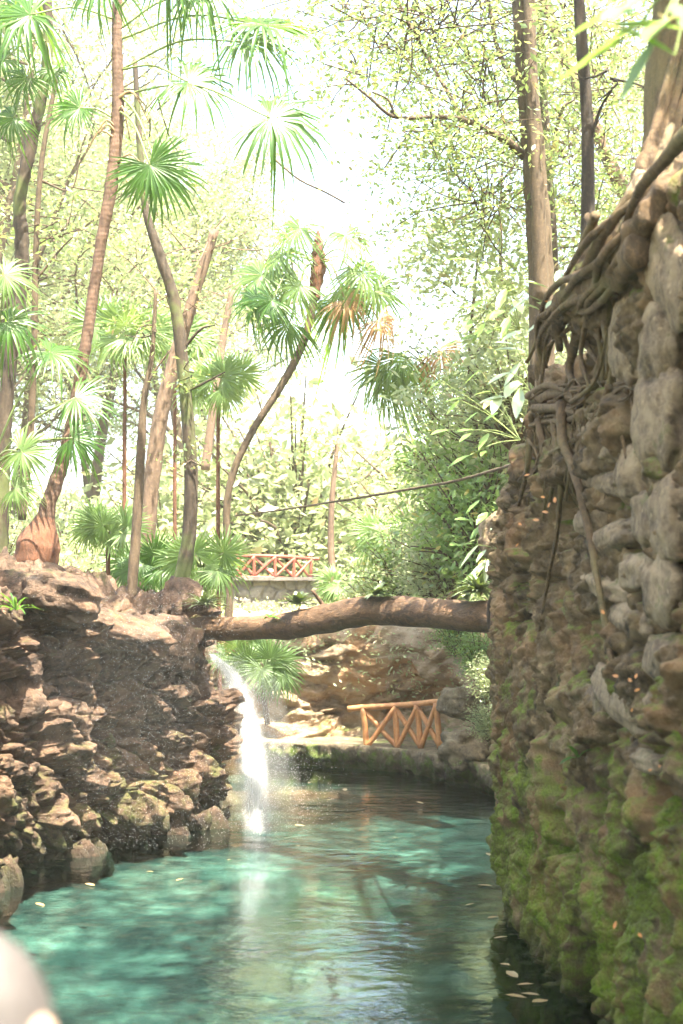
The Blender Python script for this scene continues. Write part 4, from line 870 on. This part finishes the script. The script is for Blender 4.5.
for L in range(5):
    off = (L-2)*.09; ang = (L-2)*.35; nu = 16; V = []
    for i in range(60):
        for j in range(nu):
            s = j/(nu-1)-.5; w = ww[i]*2*(1-.1*abs(L-2)); bow = math.cos(s*3.14)*.12*(1 if L % 2 else -1)
            V.append((cc[i][0]+s*w*math.cos(ang)+.02*math.sin(i*.3+L), cc[i][1]+off*ww[i]*5*.6+s*w*math.sin(ang)+bow*ww[i], cc[i][2])); 
    F = [(i*nu+j, i*nu+j+1, (i+1)*nu+j+1, (i+1)*nu+j) for i in range(59) for j in range(nu-1)]
    mb.add(V, F); uvs += [(j/(nu-1)+L*0, 0) for j in range(0)]
me = mb.mesh('waterfall'); uvl = me.uv_layers.new(name='UVMap'); arr = np.zeros((len(me.loops), 2)); vi = np.zeros(len(me.loops), int); me.loops.foreach_get('vertex_index', vi)
lay = vi//(60*16); r_ = vi % (60*16); arr[:, 0] = (r_ % 16)/15.; arr[:, 1] = (r_//16)/59.*3+lay*7.3; uvl.data.foreach_set('uv', arr.ravel())
link('waterfall', me, M['fall'], None, label='narrow white waterfall dropping from behind the left rocks into the pool', category='waterfall')
def drops(C, r):
    C = np.asarray(C); N = len(C); r = np.asarray(r)[:, None, None]
    o = np.array([(1, 0, 0), (-1, 0, 0), (0, 1, 0), (0, -1, 0), (0, 0, 1.5), (0, 0, -1.5)], float)
    V = (C[:, None]+o[None]*r).reshape(-1, 3); f = np.array([(0, 2, 4), (2, 1, 4), (1, 3, 4), (3, 0, 4), (2, 0, 5), (1, 2, 5), (3, 1, 5), (0, 3, 5)])
    return mesh_np('spray', V, (np.arange(N)[:, None, None]*6+f[None]).reshape(-1, 3), False)
def drop_mat():
    t = NT('spray drops'); d = t.n('BsdfDiffuse', {'Color': (.95, .95, .97)}).outputs[0]; tl = t.n('BsdfTranslucent', {'Color': (.95, .95, .97)}).outputs[0]
    return t.done(t.n('MixShader', {0: .5, 1: d, 2: tl}).outputs[0])
M['drop'] = drop_mat()
C = []; r_ = []
for k in range(8000):
    i = int(rq.uniform(0, 1)**.8*59); sp = ww[i]*(.8+.9*i/59)
    C.append(cc[i]+np.array([rq.normal()*sp+.25*abs(rq.normal())*i/59, rq.normal()*sp, rq.normal()*.1])); r_.append(rq.uniform(.001, .0032))
for k in range(6500):
    px = 150+rq.normal()*60; py = rq.uniform(590, 850); d = rq.uniform(14.5, 19.5)
    if px > 262: continue
    C.append(np.array(P(px, py, d))); r_.append(rq.uniform(.0008, .0022))
C = np.array(C); r_ = np.array(r_); ok = C[:, 2] > .02
link('spray', drops(C[ok], r_[ok]), M['drop'], None, kind='stuff', label='fine white water spray drifting over the left rocks', category='spray')

def mist(c, r, dens):
    t = NT('mist'); v = t.n('VolumePrincipled', {'Color': (.97, .97, .97), 'Density': dens}).outputs[0]; t.done(None, v)
    mb = MB(); rock_blob(mb, (0, 0, 0), ((r[0], 0, 0), (0, r[1], 0), (0, 0, r[2])), 3, 30, 20, 0., squar=1); o = link('mist', mb.mesh('mist'), t.mat, None, kind='stuff', label='soft mist drifting round the waterfall', category='mist'); o.location = c
mist(P(266, 800, 20.0)+Vector((0, 0, .15)), (.5, .45, .75), .09); mist(P(262, 745, 20.9), (.42, .4, 1.15), .12); mist(P(236, 690, 21.6), (.32, .3, .5), .18); mist(P(120, 700, 16.6), (1.1, .6, 1.2), .009)
# unidentified blurred thing, as a pale blob at the lower left corner, close by
pb = thing('pale_object', 'smooth pinkish white rounded object of unknown kind, strongly blurred, in the bottom left corner', 'boulder', P(-10, 1024, 1.7))
mb = MB(); rock_blob(mb, P(-12, 1040, 1.75), axs(.083, .09, .135, 0, -.25), 5, 60, 40, .05, squar=1); child('stone', mb.mesh('stone'), M['white_blob'], pb)
mb = MB(); rock_blob(mb, P(40, 1040, 1.72), axs(.022, .03, .03, 0, -.25), 6, 30, 20, .1, squar=1); child('brown_patch', mb.mesh('brown_patch'), plain('brown patch', (.4, .27, .2)), pb)

# ------------------------------------------------------------------ light, sky, haze
SUN_EL, SUN_AZ = R(68), R(150)
w = bpy.data.worlds.new('World'); SC.world = w; w.use_nodes = True; nt = w.node_tree; nt.nodes.clear()
sky = nt.nodes.new('ShaderNodeTexSky'); sky.sky_type = 'NISHITA'; sky.sun_disc = False; sky.sun_elevation = SUN_EL; sky.sun_rotation = SUN_AZ; sky.air_density = 1.; sky.dust_density = 3.; sky.ozone_density = .6
bg = nt.nodes.new('ShaderNodeBackground'); bg.inputs[1].default_value = .15; ow = nt.nodes.new('ShaderNodeOutputWorld'); nt.links.new(sky.outputs[0], bg.inputs[0]); nt.links.new(bg.outputs[0], ow.inputs[0])
sd = Vector((math.sin(SUN_AZ)*math.cos(SUN_EL), math.cos(SUN_AZ)*math.cos(SUN_EL), math.sin(SUN_EL)))
ld = bpy.data.lights.new('sun', 'SUN'); ld.energy = 5; ld.angle = R(.5); ld.color = (1, .94, .84); lo = bpy.data.objects.new('sun', ld); COL.objects.link(lo); lo.rotation_euler = (-sd).to_track_quat('-Z', 'Y').to_euler()
HZ = .0009
if HZ:
    t = NT('haze'); v = t.n('VolumePrincipled', {'Color': (.97, .97, .93), 'Density': HZ, 'Anisotropy': .35}).outputs[0]; t.done(None, v)
    mb = MB(); box(mb, (-420, -210, -6), (420, 620, 45)); o = link('haze', mb.mesh('haze', False), t.mat, None, kind='stuff', label='pale haze filling the forest', category='haze')
SC.view_settings.view_transform = 'Standard'; SC.view_settings.look = 'None'; SC.view_settings.gamma = 1; SC.view_settings.use_curve_mapping = False
SC.view_settings.exposure = 2.78
SC.view_settings.use_white_balance = True; SC.view_settings.white_balance_temperature = 7100; SC.view_settings.white_balance_tint = 5
cy = SC.cycles
cy.use_denoising = True; cy.max_bounces = 5; cy.diffuse_bounces = 3; cy.glossy_bounces = 2; cy.transmission_bounces = 3; cy.transparent_max_bounces = 12; cy.volume_bounces = 1
cy.sample_clamp_indirect = 6; cy.caustics_reflective = False; cy.caustics_refractive = False; cy.use_adaptive_sampling = True; cy.adaptive_threshold = .04
SC.render.use_persistent_data = False
